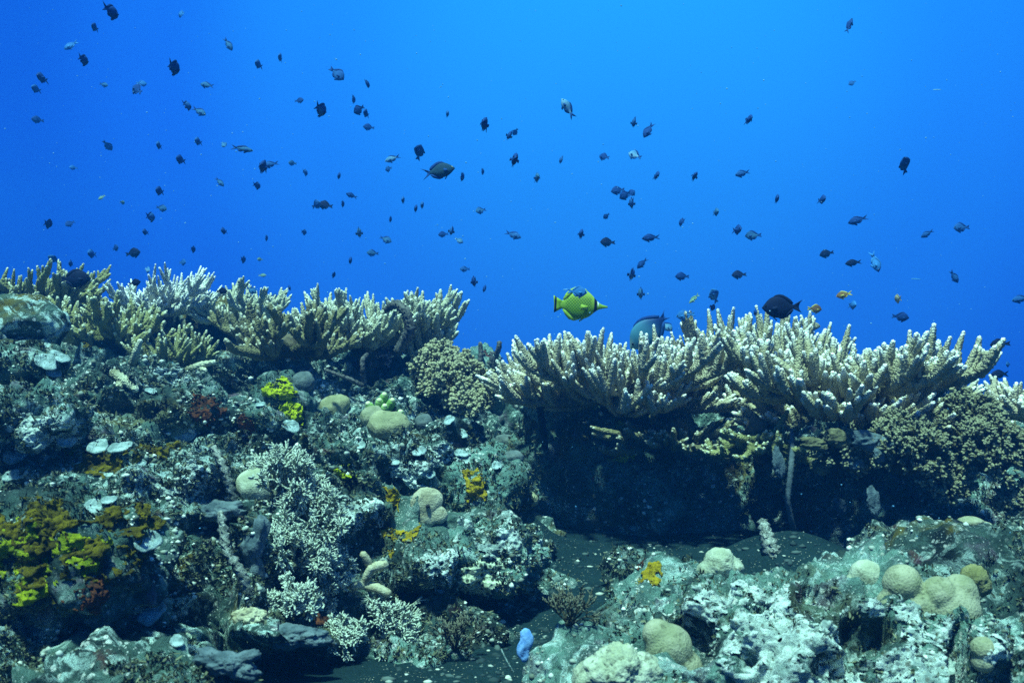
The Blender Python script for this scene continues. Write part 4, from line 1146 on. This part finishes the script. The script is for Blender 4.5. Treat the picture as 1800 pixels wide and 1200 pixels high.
def damsel(shape, tone, detail, fin=None):
    """one fish one unit long, nose at +x, as an Empty with parts (detail) or one mesh"""
    S = SHAPES[shape]; xs = lambda s: S['x0'] + (S['x1'] - S['x0']) * s
    pieces = {}
    pieces['body'] = [body_mesh(S['x0'], S['x1'], S['top'], S['bot'], S['wid'])]
    x1 = S['x1'] + .02; h = S['th']; f = S['fork']; pk = prof(S['top'], 1)
    pieces['tail_fin'] = [fin_mesh([(x1, pk), (x1, pk * .5), (x1, 0), (x1, -pk * .5), (x1, -pk)],
                                   [(-.5, h), (-.5 + f * .45, h * .5), (-.5 + f, 0), (-.5 + f * .45, -h * .5), (-.5, -h)])]
    ss = [.30, .42, .55, .68, .80, .90]; dh = S['dh']
    ed = [.25, .9, 1.0, 1.1, 1.25, .3]
    pieces['dorsal_fin'] = [fin_mesh([(xs(s), prof(S['top'], s) - .02) for s in ss], [(xs(s) - .05 - .04 * i / 5, prof(S['top'], s) + dh * e) for i, (s, e) in enumerate(zip(ss, ed))])]
    ss = [.58, .68, .78, .88]; ed = [.3, 1.1, 1.3, .3]
    pieces['anal_fin'] = [fin_mesh([(xs(s), -prof(S['bot'], s) + .02) for s in ss], [(xs(s) - .06, -prof(S['bot'], s) - dh * e) for s, e in zip(ss, ed)])]
    ss = [.32, .38, .44]
    pieces['pelvic_fin'] = [fin_mesh([(xs(s), -prof(S['bot'], s) + .02) for s in ss], [(xs(.38) - .10 - .03 * i, -prof(S['bot'], .4) - .07 + .025 * i) for i in range(3)], .008, y) for y in (-.02, .02)]
    ss = [.30, .34, .38]; wy = prof(S['wid'], .34)
    pec = []
    for sg in (-1, 1):
        V, q = fin_mesh([(xs(.30), -.0), (xs(.31), -.03), (xs(.32), -.06)], [(xs(.30) - .16, .03), (xs(.30) - .18, -.03), (xs(.30) - .14, -.09)], .004)
        V[:, 1] += sg * (wy * .95 + (xs(.30) - V[:, 0]) * .35)
        pec.append((V, q))
    pieces['pectoral_fin'] = pec
    D2, F2 = ico(2); ex = xs(.13); ez = prof(S['top'], .13) * .35; ey = prof(S['wid'], .13) * .86
    eyes = [(D2 * .026 + np.array((ex, sg * ey, ez)), None, F2) for sg in (-1, 1)]
    if detail:
        root = bpy.data.objects.new('damselfish', None); COL.objects.link(root); root.empty_display_size = .3
        for nm in ('body', 'tail_fin', 'dorsal_fin', 'anal_fin'):
            mb = MB()
            for p_ in pieces[nm]: mb.add(p_[0], p_[1], p_[2] if len(p_) > 2 else None)
            mb.build(nm, FM[tone] if nm == 'body' else (fin or FINM[tone]), root)
        for nm in ('pelvic_fin', 'pectoral_fin'):
            for p_ in pieces[nm]:
                mb = MB(); mb.add(p_[0], p_[1]); mb.build(nm, fin or FINM[tone], root)
        for e in eyes:
            mb = MB(); mb.add(e[0], None, e[2]); mb.build('eye', M_EYE, root)
        return root
    mb = MB()
    for nm in ('body', 'tail_fin', 'dorsal_fin', 'anal_fin', 'pelvic_fin'):
        for p_ in pieces[nm]: mb.add(p_[0], p_[1], p_[2] if len(p_) > 2 else None)
    return mb.build('damselfish', FM[tone])

_proto = {}
def fish_copy(shape, tone, detail):
    k = (shape, tone, detail)
    if k not in _proto:
        _proto[k] = damsel(*k); return _proto[k]
    src = _proto[k]
    o = src.copy(); COL.objects.link(o)
    for ch in src.children:
        c = ch.copy(); COL.objects.link(c); c.parent = o
    return o

def pose(o, px, py, L, Y, yaw, ang, roll=0.0):
    s = L / FPX * Y
    # L is the true length seen broadside, in photo pixels
    mx = Matrix.Translation(at(px, py, Y)) @ Matrix.Rotation(-R(ang), 4, 'Y') @ Matrix.Rotation(R(yaw), 4, 'Z') @ Matrix.Rotation(R(roll), 4, 'X') @ Matrix.Scale(s, 4)
    o.matrix_world = mx
    lo, ro, scl = mx.decompose(); o.location = lo; o.rotation_mode = 'QUATERNION'; o.rotation_quaternion = ro; o.scale = (s, s, s)

# x, y, size in photo pixels, view (R/L broadside nose right/left, r/l three-quarter, E edge-on: size is its height), screen tilt, tone, shape, note
FISH = [
 (194, 20, 29, 'E', 8, 'dark'), (167, 49, 16, 'E', 4, 'dark'), (125, 80, 29, 'L', -40, 'blue', 'oval'), (146, 105, 22, 'E', 8, 'dark'), (75, 138, 21, 'E', -4, 'dark'),
 (64, 157, 16, 'E', 5, 'mid'), (182, 149, 21, 'R', -18, 'grey', 'oval'), (241, 158, 30, 'l', 35, 'dark'), (249, 147, 18, 'r', 10, 'blue'), (305, 118, 30, 'E', 18, 'dark'),
 (319, 25, 20, 'l', 10, 'blue'), (401, 78, 28, 'R', -58, 'grey', 'oval'), (455, 114, 17, 'E', 0, 'mid'), (364, 150, 28, 'L', 12, 'grey', 'oval'), (328, 185, 19, 'E', -6, 'mid'),
 (350, 196, 31, 'R', -30, 'grey', 'oval'), (66, 211, 20, 'l', 0, 'dark'), (189, 256, 20, 'r', -55, 'mid'), (280, 256, 16, 'E', 2, 'mid'), (349, 249, 16, 'E', -4, 'mid'),
 (393, 254, 17, 'r', -45, 'grey'), (426, 262, 39, 'R', -8, 'grey', 'slim'), (129, 295, 13, 'l', 0, 'blue'), (318, 281, 18, 'E', 6, 'dark'), (386, 320, 22, 'R', -48, 'grey', 'oval'),
 (451, 326, 15, 'E', 10, 'dark'), (179, 347, 15, 'L', -35, 'green', 'oval'), (215, 356, 8, 'E', 0, 'green'), (281, 336, 18, 'E', -3, 'dark'), (284, 366, 22, 'R', -14, 'grey'),
 (264, 381, 20, 'E', 2, 'mid'), (256, 408, 13, 'E', 0, 'dark'), (84, 393, 20, 'E', 15, 'dark'), (123, 393, 17, 'l', -40, 'dark'), (394, 406, 14, 'E', -6, 'dark'),
 (203, 436, 18, 'r', 12, 'dark'), (234, 445, 30, 'R', 8, 'black'), (339, 438, 14, 'E', 5, 'dark'), (162, 446, 18, 'E', -6, 'mid'), (94, 456, 20, 'l', 40, 'grey'),
 (125, 463, 14, 'E', 2, 'dark'), (259, 474, 17, 'r', -20, 'pale'), (321, 461, 18, 'r', 0, 'mid'), (427, 456, 15, 'E', 6, 'mid'), (457, 456, 10, 'l', 0, 'green'),
 (237, 497, 22, 'R', 10, 'black'), (390, 512, 22, 'R', 0, 'black'), (442, 510, 22, 'R', -28, 'grey'), (461, 484, 15, 'R', 0, 'green', 'oval'),
 (493, 102, 16, 'E', 5, 'mid'), (592, 130, 36, 'R', -42, 'mid'), (645, 147, 16, 'E', -10, 'dark'), (526, 177, 18, 'R', 4, 'dark'), (563, 192, 28, 'E', 20, 'mid'),
 (621, 174, 16, 'E', 0, 'mid'), (631, 193, 26, 'l', -20, 'dark'), (644, 200, 16, 'E', 8, 'dark'), (648, 224, 21, 'L', 8, 'dark'), (786, 201, 14, 'E', 8, 'mid'),
 (853, 220, 27, 'E', 15, 'dark'), (737, 268, 30, 'r', 70, 'dark'), (690, 279, 29, 'L', -22, 'pale', 'oval'), (683, 297, 16, 'l', -10, 'mid'), (476, 289, 29, 'L', -15, 'mid', 'oval'),
 (464, 294, 26, 'E', 12, 'dark'), (514, 287, 15, 'l', 0, 'grey'), (812, 310, 18, 'E', 14, 'mid'), (848, 301, 13, 'E', 5, 'mid'),
 (536, 303, 14, 'E', -8, 'mid'), (596, 310, 15, 'E', 3, 'dark'), (556, 360, 24, 'r', 20, 'mid'), (572, 361, 28, 'L', 10, 'black'), (618, 344, 22, 'L', 22, 'dark', 'oval'),
 (602, 358, 14, 'E', 0, 'dark'), (709, 352, 15, 'E', 4, 'mid'), (731, 367, 16, 'E', 10, 'dark'), (742, 361, 16, 'E', 6, 'mid'), (686, 385, 13, 'E', 4, 'dark'),
 (631, 408, 22, 'E', -2, 'grey'), (678, 421, 23, 'R', -24, 'grey'), (655, 445, 22, 'L', 4, 'grey'), (534, 408, 12, 'E', 3, 'mid'), (468, 418, 13, 'E', 0, 'mid'),
 (616, 458, 16, 'E', 4, 'dark'), (586, 483, 13, 'E', 16, 'dark'), (509, 506, 12, 'E', -8, 'dark'), (482, 520, 14, 'r', 0, 'mid'), (845, 370, 20, 'l', -18, 'grey'),
 (779, 412, 19, 'L', -8, 'dark'), (794, 405, 20, 'E', 8, 'mid'), (807, 423, 17, 'R', -30, 'pale'), (902, 413, 32, 'R', -22, 'mid', 'oval'), (817, 473, 19, 'L', -2, 'mid'),
 (834, 494, 22, 'E', -4, 'dark'), (852, 507, 16, 'E', 8, 'dark'), (896, 237, 20, 'E', 24, 'dark'), (906, 232, 15, 'l', -50, 'mid'), (998, 191, 42, 'L', 58, 'pale', 'oval'),
 (1115, 214, 20, 'E', 0, 'mid'), (1140, 229, 34, 'L', -58, 'dark', 'oval'), (904, 282, 28, 'E', 14, 'dark'), (987, 280, 16, 'E', 8, 'mid'), (943, 313, 19, 'E', -4, 'grey'),
 (1062, 276, 21, 'l', 20, 'dark'), (1116, 273, 26, 'l', 30, 'pale'), (1153, 309, 18, 'E', 18, 'dark'), (1221, 311, 19, 'E', 28, 'dark'), (1086, 335, 27, 'L', -12, 'dark'),
 (1099, 343, 24, 'l', -30, 'dark'), (1110, 340, 19, 'r', 40, 'dark'), (1111, 356, 22, 'E', -3, 'mid'), (1066, 380, 14, 'l', -40, 'dark'), (1022, 412, 20, 'E', 14, 'dark'),
 (1068, 426, 29, 'L', 0, 'black'), (1144, 418, 33, 'L', -6, 'dark', 'oval'), (1199, 390, 17, 'E', 6, 'dark'), (1258, 373, 16, 'E', 6, 'grey'), (1295, 404, 20, 'E', 14, 'dark'),
 (1324, 414, 30, 'L', -4, 'grey'), (1129, 463, 26, 'L', -46, 'dark', 'oval'), (1110, 481, 26, 'E', 12, 'mid'), (1199, 486, 26, 'L', 0, 'dark'), (1127, 515, 24, 'E', 6, 'grey'),
 (1299, 483, 27, 'L', -4, 'black'), (1220, 525, 26, 'L', -42, 'green', 'slim'), (1255, 520, 30, 'l', 60, 'blue'), (1252, 540, 18, 'r', -20, 'dark'), (1205, 554, 34, 'L', -8, 'blue'),
 (1172, 573, 26, 'R', -44, 'pale'), (1217, 606, 16, 'E', 2, 'dark'), (1493, 45, 34, 'R', 64, 'dark', 'slim'), (1498, 146, 16, 'L', -28, 'mid'), (1315, 211, 20, 'E', 16, 'dark'),
 (1590, 291, 36, 'l', 60, 'dark'), (1305, 305, 30, 'L', -16, 'mid', 'oval'), (1365, 350, 18, 'E', 4, 'dark'), (1444, 351, 18, 'E', 5, 'dark'), (1508, 387, 36, 'L', -18, 'dark', 'oval'),
 (1630, 411, 25, 'L', -32, 'mid', 'oval'), (1690, 400, 31, 'L', -4, 'mid'), (1453, 446, 26, 'L', -14, 'black'), (1500, 462, 30, 'L', -8, 'black', 'oval'), (1538, 460, 40, 'R', -74, 'blue', 'oval'),
 (1677, 486, 30, 'R', -52, 'mid', 'oval'), (1432, 543, 28, 'R', -4, 'orange'), (1484, 518, 34, 'L', -12, 'orange', 'oval'), (1498, 536, 18, 'E', 6, 'blue'), (1579, 525, 18, 'E', -6, 'tan'),
 (1583, 557, 30, 'R', -8, 'dark'), (1428, 573, 34, 'R', -2, 'tan', 'oval'), (1795, 525, 34, 'L', -14, 'mid', 'oval'), (1758, 605, 34, 'L', -6, 'black'), (1757, 658, 40, 'L', -4, 'black', 'oval'),
 (1327, 549, 14, 'E', 4, 'dark'), (1772, 640, 16, 'l', 0, 'mid'),
]
SPECIAL = {
 (1015, 513): 'blue grey damselfish swimming in front of the yellow butterflyfish',
 (237, 497): 'black damselfish in front of the whitest coral on the left',
 (390, 512): 'black damselfish at the end of a coral branch, right of the white coral',
 (442, 510): 'pale faced grey damselfish nosing down just above the brown table coral',
 (1172, 573): 'pale damselfish with dark tail right behind the big blue fish',
 (1205, 554): 'blue damselfish facing left between the big blue fish and the right table',
 (1255, 520): 'dark blue diamond shaped damselfish above another, left of the right table',
 (1252, 540): 'small dark damselfish touching the one above it, over the rear right table',
 (1220, 525): 'slim pale green fish nosing down left above the right tables',
 (1217, 606): 'small dark sliver of a fish in the notch between the right tables',
 (1432, 543): 'dusky orange fish just behind the big black surgeonfish tail',
 (1484, 518): 'orange fish with yellow tail above the largest table coral',
 (1498, 536): 'thin blue fish just under the orange fish with yellow tail',
 (1579, 525): 'striped tan fish seen edge-on over the tallest fingers of the largest table',
 (1583, 557): 'dark fish half hidden among the tallest fingers of the largest table',
 (1428, 573): 'tan fish sheltering among the fingers below the black surgeonfish tail',
 (1795, 525): 'dark teal fish at the right edge, above the last table coral',
 (1758, 605): 'black damselfish facing left, right of the largest table coral',
 (1757, 658): 'black fish low behind the right rim of the largest table coral',
 (1772, 640): 'faint small fish between the black fish and the right edge',
 (1327, 549): 'tiny dark fish by the finger tips left of the black surgeonfish',
 (1538, 460): 'pale blue fish diving nose down, right of two black damselfish',
 (1500, 462): 'black damselfish left of the pale blue diving fish',
 (1453, 446): 'black damselfish above left of the one next to the pale blue diver',
 (998, 191): 'pale fish nose up in the upper middle, brightest in the blue',
 (1590, 291): 'round dark fish alone in the upper right water, fins hanging below',
 (1493, 45): 'slim dark fish pointing up near the top right edge',
 (426, 262): 'slim grey fish with forked tail facing right, upper left water',
 (234, 445): 'black damselfish facing right above the white coral on the left',
 (592, 130): 'slate blue fish nosing down right at the top, alone left of middle',
 (572, 361): 'black round damselfish touching a slate one, middle left water',
 (556, 360): 'slate damselfish half behind the black round one, middle left water',
 (1086, 335): 'leftmost and upper fish of the dark knot of four right of the middle',
 (1099, 343): 'central fish of the dark knot of four right of the middle',
 (1110, 340): 'right upper fish of the dark knot of four right of the middle',
 (1111, 356): 'lowest upright fish of the knot of four right of the middle',
}
TONEW = {'black': 'black', 'dark': 'dark', 'mid': 'slate blue', 'grey': 'grey', 'blue': 'hazy blue', 'pale': 'pale', 'green': 'greenish', 'orange': 'orange', 'tan': 'tan'}
FISH.append((1015, 513, 36, 'R', -6, 'blue'))
seen = set()
for i, F_ in enumerate(FISH):
    x, y, s, view, ang, tone = F_[:6]; shape = F_[6] if len(F_) > 6 else 'round'
    r0 = random.Random(900 + i)
    if view == 'E':
        L = s / .60; yaw = r0.choice((90, -90)) + r0.uniform(-11, 11); tilt = -ang; a_ = tilt
        shape = 'oval' if len(F_) < 7 else shape; L = s / .48
    elif view == 'R': L, yaw, a_ = s, r0.uniform(-18, 18), ang
    elif view == 'L': L, yaw, a_ = s, 180 + r0.uniform(-18, 18), -ang
    elif view == 'r': L, yaw, a_ = s * 1.15, r0.choice((1, -1)) * r0.uniform(35, 50), ang
    else: L, yaw, a_ = s * 1.15, 180 + r0.choice((1, -1)) * r0.uniform(35, 50), -ang
    Y = min(6.0, max(2.3, .075 * FPX / L)) * r0.uniform(.92, 1.08)
    if y > 500 and 900 < x < 1760: Y = 2.7
    if (x, y) in ((1583, 557), (1428, 573), (1217, 606), (1432, 543), (1757, 658), (1172, 573), (1772, 640)): Y = 3.05
    if (x, y) in ((237, 497), (390, 512), (442, 510)): Y = 2.62
    if (x, y) == (1015, 513): Y = 2.30
    detail = s >= 19
    o = fish_copy(shape, tone, detail)
    pose(o, x, y, L, Y, yaw, a_, r0.uniform(-8, 8))
    if (x, y) in SPECIAL: lab = SPECIAL[(x, y)]
    else:
        vw = {'E': 'seen edge-on', 'R': 'facing right', 'L': 'facing left', 'r': 'turning right', 'l': 'turning left'}[view]
        if view in 'RL' and abs(ang) > 25: vw += ', nose ' + ('up' if ang > 0 else 'down')
        sz = 'tiny' if s < 15 else 'small' if s < 22 else ''
        lab = f"{sz} {TONEW[tone]} fish {vw}, {round(x / 18)} percent across, {round(y / 12)} percent down the photo".strip()
    assert lab not in seen, lab
    seen.add(lab)
    tag(o, lab, 'fish', 'small reef fish schooling over the corals')

# ---- the larger fish, each built with its own parts
def big_fish(name, px, py, L, Y, yaw, ang, label, cat, body, mats, fins, eye=(.13, .3, .026), roll=0):
    root = bpy.data.objects.new(name, None); COL.objects.link(root); root.empty_display_size = .3
    V, q, tr = body_mesh(*body, n=36, na=20)
    mb = MB(); mb.add(V, q, tr); mb.build('body', mats['body'], root)
    for nm, base, edge, th, y, mk in fins:
        V, q = fin_mesh(base, edge, th)
        V[:, 1] += y + (np.sign(y) * (base[0][0] - V[:, 0]) * .4 if y else 0)
        mb = MB(); mb.add(V, q); mb.build(nm, mats[mk], root)
    x0, x1, top, bot, wid = body
    ex = x0 + (x1 - x0) * eye[0]; ez = prof(top, eye[0]) * eye[1]; ey = prof(wid, eye[0]) * .88
    D2, F2 = ico(2)
    for sg in (-1, 1):
        mb = MB(); mb.add(D2 * eye[2] * np.array((1, .6, 1)) + np.array((ex, sg * ey, ez)), None, F2)
        e = mb.build('eye', mats.get('eye', M_EYE), root)
        if 'ring' in mats:
            mb = MB(); mb.add(D2 * eye[2] * np.array((1.5, .4, 1.5)) + np.array((ex, sg * (ey - .006), ez)), None, F2); mb.build('eye_ring', mats['ring'], root)
    pose(root, px, py, L, Y, yaw, ang, roll)
    tag(root, label, cat)
    return root

# yellow latticed butterflyfish
def butterfly_mat():
    m, nt, b = mat('yellow_lattice', .45); n = N(nt); P = n.obj()
    s = n.new('ShaderNodeSeparateXYZ'); n.link(P, s.inputs[0]); X, Z = s.outputs['X'], s.outputs['Z']
    def band(v, per, w):
        f = n.math('FRACT', n.math('MULTIPLY', v, 1 / per)); return n.rng(n.math('ABSOLUTE', n.math('SUBTRACT', f, .5)), w, w * .4)
    l1 = band(n.math('ADD', X, n.math('MULTIPLY', Z, .9)), .052, .22)
    l2 = band(n.math('SUBTRACT', X, n.math('MULTIPLY', Z, .9)), .052, .22)
    lat = n.math('MULTIPLY', n.math('MAXIMUM', l1, l2), n.math('MULTIPLY', n.rng(X, .22, .17), n.rng(X, -.30, -.24)))
    lat = n.math('MULTIPLY', lat, n.rng(Z, .20, .10))
    c = n.mix(n.rng(Z, -.15, .2), (.13, .27, .010), (.25, .37, .045))
    c = n.mix(n.math('MULTIPLY', lat, .85), c, (.035, .10, .008))
    eyeband = n.math('MULTIPLY', n.rng(X, .235, .25), n.rng(X, .305, .29))
    c = n.mix(eyeband, c, (.006, .007, .02))
    wb = n.math('MULTIPLY', n.rng(X, .302, .312), n.math('MULTIPLY', n.rng(X, .335, .325), n.rng(Z, -.02, .06)))
    c = n.mix(wb, c, (.7, .75, .7))
    n.link(c, b.inputs['Base Color']); return m
def tailband_mat():
    m, nt, b = mat('banded_tail', .5); n = N(nt); P = n.obj()
    s = n.new('ShaderNodeSeparateXYZ'); n.link(P, s.inputs[0]); X = s.outputs['X']
    c = n.mix(n.math('MULTIPLY', n.rng(X, -.475, -.465), n.rng(X, -.425, -.435)), (.20, .34, .02), (.008, .01, .012))
    n.link(c, b.inputs['Base Color']); return m
M_BF = butterfly_mat(); M_BFT = tailband_mat()
M_BFF = plain_material('yellow_fish_fin', (.17, .30, .012), (.27, .39, .05), 20, 30, .001, .5)
bt = [.015, .03, .045, .10, .18, .245, .285, .30, .295, .27, .22, .14, .085, .075]
bb = [.015, .03, .045, .075, .14, .20, .235, .25, .25, .235, .20, .13, .08, .07]
bt = [q_ * .96 for q_ in bt]; bb = [q_ * .96 for q_ in bb]
bw = [.008, .02, .03, .045, .06, .07, .075, .075, .07, .06, .045, .03, .02, .012]
bx0, bx1 = .5, -.36
bxs = lambda s: bx0 + (bx1 - bx0) * s
dss = [.34, .45, .56, .67, .78, .86, .92]
big_fish('butterflyfish', 1020, 537, 98, 2.42, 6, -3, 'yellow lattice patterned butterflyfish with black eye band above the pale table coral', 'fish', (bx0, bx1, bt, bb, bw),
         dict(body=M_BF, fin=M_BFF, tail=M_BFT, eye=M_EYE), [
    ('tail_fin', [(-.34, .075), (-.34, .035), (-.34, 0), (-.34, -.035), (-.34, -.075)], [(-.49, .16), (-.485, .08), (-.475, 0), (-.475, -.08), (-.47, -.15)], .012, 0, 'tail'),
    ('dorsal_fin', [(bxs(s), prof(bt, s) - .02) for s in dss], [(bxs(s) - .03, prof(bt, s) + h_) for s, h_ in zip(dss, (.01, .035, .05, .065, .08, .085, .02))], .012, 0, 'fin'),
    ('anal_fin', [(bxs(s), -prof(bb, s) + .02) for s in dss[2:]], [(bxs(s) - .03, -prof(bb, s) - h_) for s, h_ in zip(dss[2:], (.01, .05, .07, .06, .01))], .012, 0, 'fin'),
    ('pelvic_fin', [(.12, -.20), (.10, -.21), (.08, -.215)], [(.0, -.29), (-.01, -.28), (-.01, -.26)], .008, 0, 'fin'),
    ('pectoral_fin', [(.13, -.0), (.13, -.03), (.12, -.06)], [(-.01, .02), (-.02, -.04), (.0, -.09)], .004, .07, 'fin'),
    ('pectoral_fin', [(.13, -.0), (.13, -.03), (.12, -.06)], [(-.01, .02), (-.02, -.04), (.0, -.09)], .004, -.07, 'fin')], eye=(.27, .5, .018))

ot = [.0, .10, .19, .245, .27, .275, .26, .22, .15, .08, .05]
ob_ = [.0, .09, .17, .225, .25, .255, .24, .20, .13, .07, .045]
ow = [.0, .045, .075, .095, .10, .10, .085, .06, .035, .02, .012]
def std_fins(x0, x1, t, b_, dh, tail, fork=None):
    xs = lambda s: x0 + (x1 - x0) * s
    ds = [.25, .38, .5, .62, .74, .85, .93]; as_ = [.48, .6, .72, .84, .93]
    return [('tail_fin', *tail, .012, 0, 'fin'),
            ('dorsal_fin', [(xs(s), prof(t, s) - .02) for s in ds], [(xs(s) - .05, prof(t, s) + dh * k) for s, k in zip(ds, (.3, .8, .9, 1, 1.1, 1.3, .4))], .012, 0, 'fin'),
            ('anal_fin', [(xs(s), -prof(b_, s) + .02) for s in as_], [(xs(s) - .05, -prof(b_, s) - dh * k) for s, k in zip(as_, (.4, .9, 1.1, 1.3, .3))], .012, 0, 'fin'),
            ('pelvic_fin', [(xs(.30), -prof(b_, .3) + .02), (xs(.34), -prof(b_, .34) + .02)], [(xs(.45), -prof(b_, .4) - .08), (xs(.47), -prof(b_, .42) - .05)], .008, 0, 'fin'),
            ('pectoral_fin', [(xs(.27), .0), (xs(.27), -.03), (xs(.28), -.06)], [(xs(.45), .04), (xs(.47), -.03), (xs(.44), -.09)], .004, .08, 'fin'),
            ('pectoral_fin', [(xs(.27), .0), (xs(.27), -.03), (xs(.28), -.06)], [(xs(.45), .04), (xs(.47), -.03), (xs(.44), -.09)], .004, -.08, 'fin')]
lun = lambda x1, h: ([(x1 + .02, .045), (x1 + .02, .02), (x1 + .02, 0), (x1 + .02, -.02), (x1 + .02, -.045)], [(-.5, h), (-.43, h * .5), (-.40, 0), (-.42, -h * .5), (-.47, -h * .9)])
fk = lambda x1, h: ([(x1 + .02, .045), (x1 + .02, .02), (x1 + .02, 0), (x1 + .02, -.02), (x1 + .02, -.045)], [(-.5, h), (-.40, h * .55), (-.31, 0), (-.39, -h * .6), (-.50, -h * 1.15)])
BL = dict(body=FM['black'], fin=FM['black'])
big_fish('surgeonfish', 1375, 540, 72, 2.25, 178, 2, 'big black oval surgeonfish over the rear right table, facing left', 'fish', (.5, -.28, ot, ob_, ow), BL, std_fins(.5, -.28, ot, ob_, .05, lun(-.28, .17)))
big_fish('surgeonfish', 132, 490, 54, 2.5, 8, 2, 'big round black fish over the olive coral at the left edge', 'fish', (.5, -.30, ot, ob_, ow), BL, std_fins(.5, -.30, ot, ob_, .06, lun(-.30, .13)))
M_CHR = fish_mat('teal_chromis', (.012, .04, .075), (.022, .07, .11), (.016, .05, .09)); M_CHF = FM['dark']; M_RING = plain_material('pale_eye_ring', (.45, .5, .3), (.5, .55, .35), 10, 10, .0005, .4)
ct = [.02, .09, .15, .195, .22, .225, .21, .175, .12, .07, .05]; cb = [.02, .08, .135, .175, .20, .205, .19, .155, .105, .06, .045]; cw = [.01, .05, .08, .10, .105, .10, .085, .06, .04, .022, .014]
big_fish('chromis', 770, 301, 60, 2.6, 8, 12, 'large dark teal fish with forked tail and pale eye in mid water', 'fish', (.5, -.25, ct, cb, cw), dict(body=M_CHR, fin=M_CHF, ring=M_RING), std_fins(.5, -.25, ct, cb, .06, fk(-.25, .17)), eye=(.11, .35, .022))
def fade_mat():
    m, nt, b = mat('blue_to_pale_fish', .5); n = N(nt); P = n.obj()
    s = n.new('ShaderNodeSeparateXYZ'); n.link(P, s.inputs[0])
    c = n.mix(n.rng(s.outputs['X'], .2, -.3), (.05, .17, .24), (.010, .03, .12))
    c = n.mix(n.rng(s.outputs['X'], .30, .48), c, (.25, .34, .26))
    n.link(c, b.inputs['Base Color']); return m
big_fish('wrasse', 1141, 582, 92, 3.02, 172, 44, 'big blue fish shading to pale at the nose, head down behind the pale table coral', 'fish', (.5, -.36, ot, ob_, ow), dict(body=fade_mat(), fin=FM['dark']), std_fins(.5, -.36, ot, ob_, .035, lun(-.36, .10)))

# ---------------------------------------------------------------- drifting specks in the water
r0 = random.Random(5); mb = MB(); D1, F1 = ico(1)
for k in range(650):
    Y = r0.uniform(.9, 4.5); s = r0.uniform(.0003, .0006) * Y * r0.choice((.6, .8, 1, 1.4))
    mb.add(D1 * s * np.array((r0.uniform(.7, 1.4), 1, 1)) + np.array(at(r0.uniform(-100, 1900), r0.uniform(-60, 1000) if Y < 1.6 else r0.uniform(-60, 620), Y)), None, F1, 1)
for (a, b) in [((1602, 490), (1618, 491)), ((1640, 158), (1654, 158)), ((990, 509), (998, 508))]:
    tube(mb, [at(*a, 2.5), at((a[0] + b[0]) / 2, a[1], 2.5), at(*b, 2.5)], [.0008, .0013, .0008], [1, 1, 1], 6, .004)
M_SNOW = plain_material('drifting_specks', (.06, .24, .46), (.18, .40, .58), 10, 10, .0001)
tag(mb.build('drifting_specks', M_SNOW), 'pale specks drifting in the open blue water', 'plankton', kind='stuff')

# ---------------------------------------------------------------- the water itself
mb = MB()
x0, x1, y0, y1, z0, z1 = -14, 14, -4, 16, -4.5, 2.9
mb.add([(x0, y0, z0), (x1, y0, z0), (x1, y1, z0), (x0, y1, z0), (x0, y0, z1), (x1, y0, z1), (x1, y1, z1), (x0, y1, z1)],
       [(0, 3, 2, 1), (4, 5, 6, 7), (0, 1, 5, 4), (1, 2, 6, 5), (2, 3, 7, 6), (3, 0, 4, 7)])
hm = bpy.data.materials.new('blue_water_haze'); hm.use_nodes = True
hn = hm.node_tree.nodes; hn.clear()
ho = hn.new('ShaderNodeOutputMaterial'); pv = hn.new('ShaderNodeVolumePrincipled')
pv.inputs['Color'].default_value = (0.03, 0.33, 1.0, 1)
pv.inputs['Density'].default_value = 0.032
pv.inputs['Anisotropy'].default_value = 0.3
hm.node_tree.links.new(pv.outputs[0], ho.inputs['Volume'])
haze = mb.build('haze', hm, smooth=False)
tag(haze, kind='stuff')
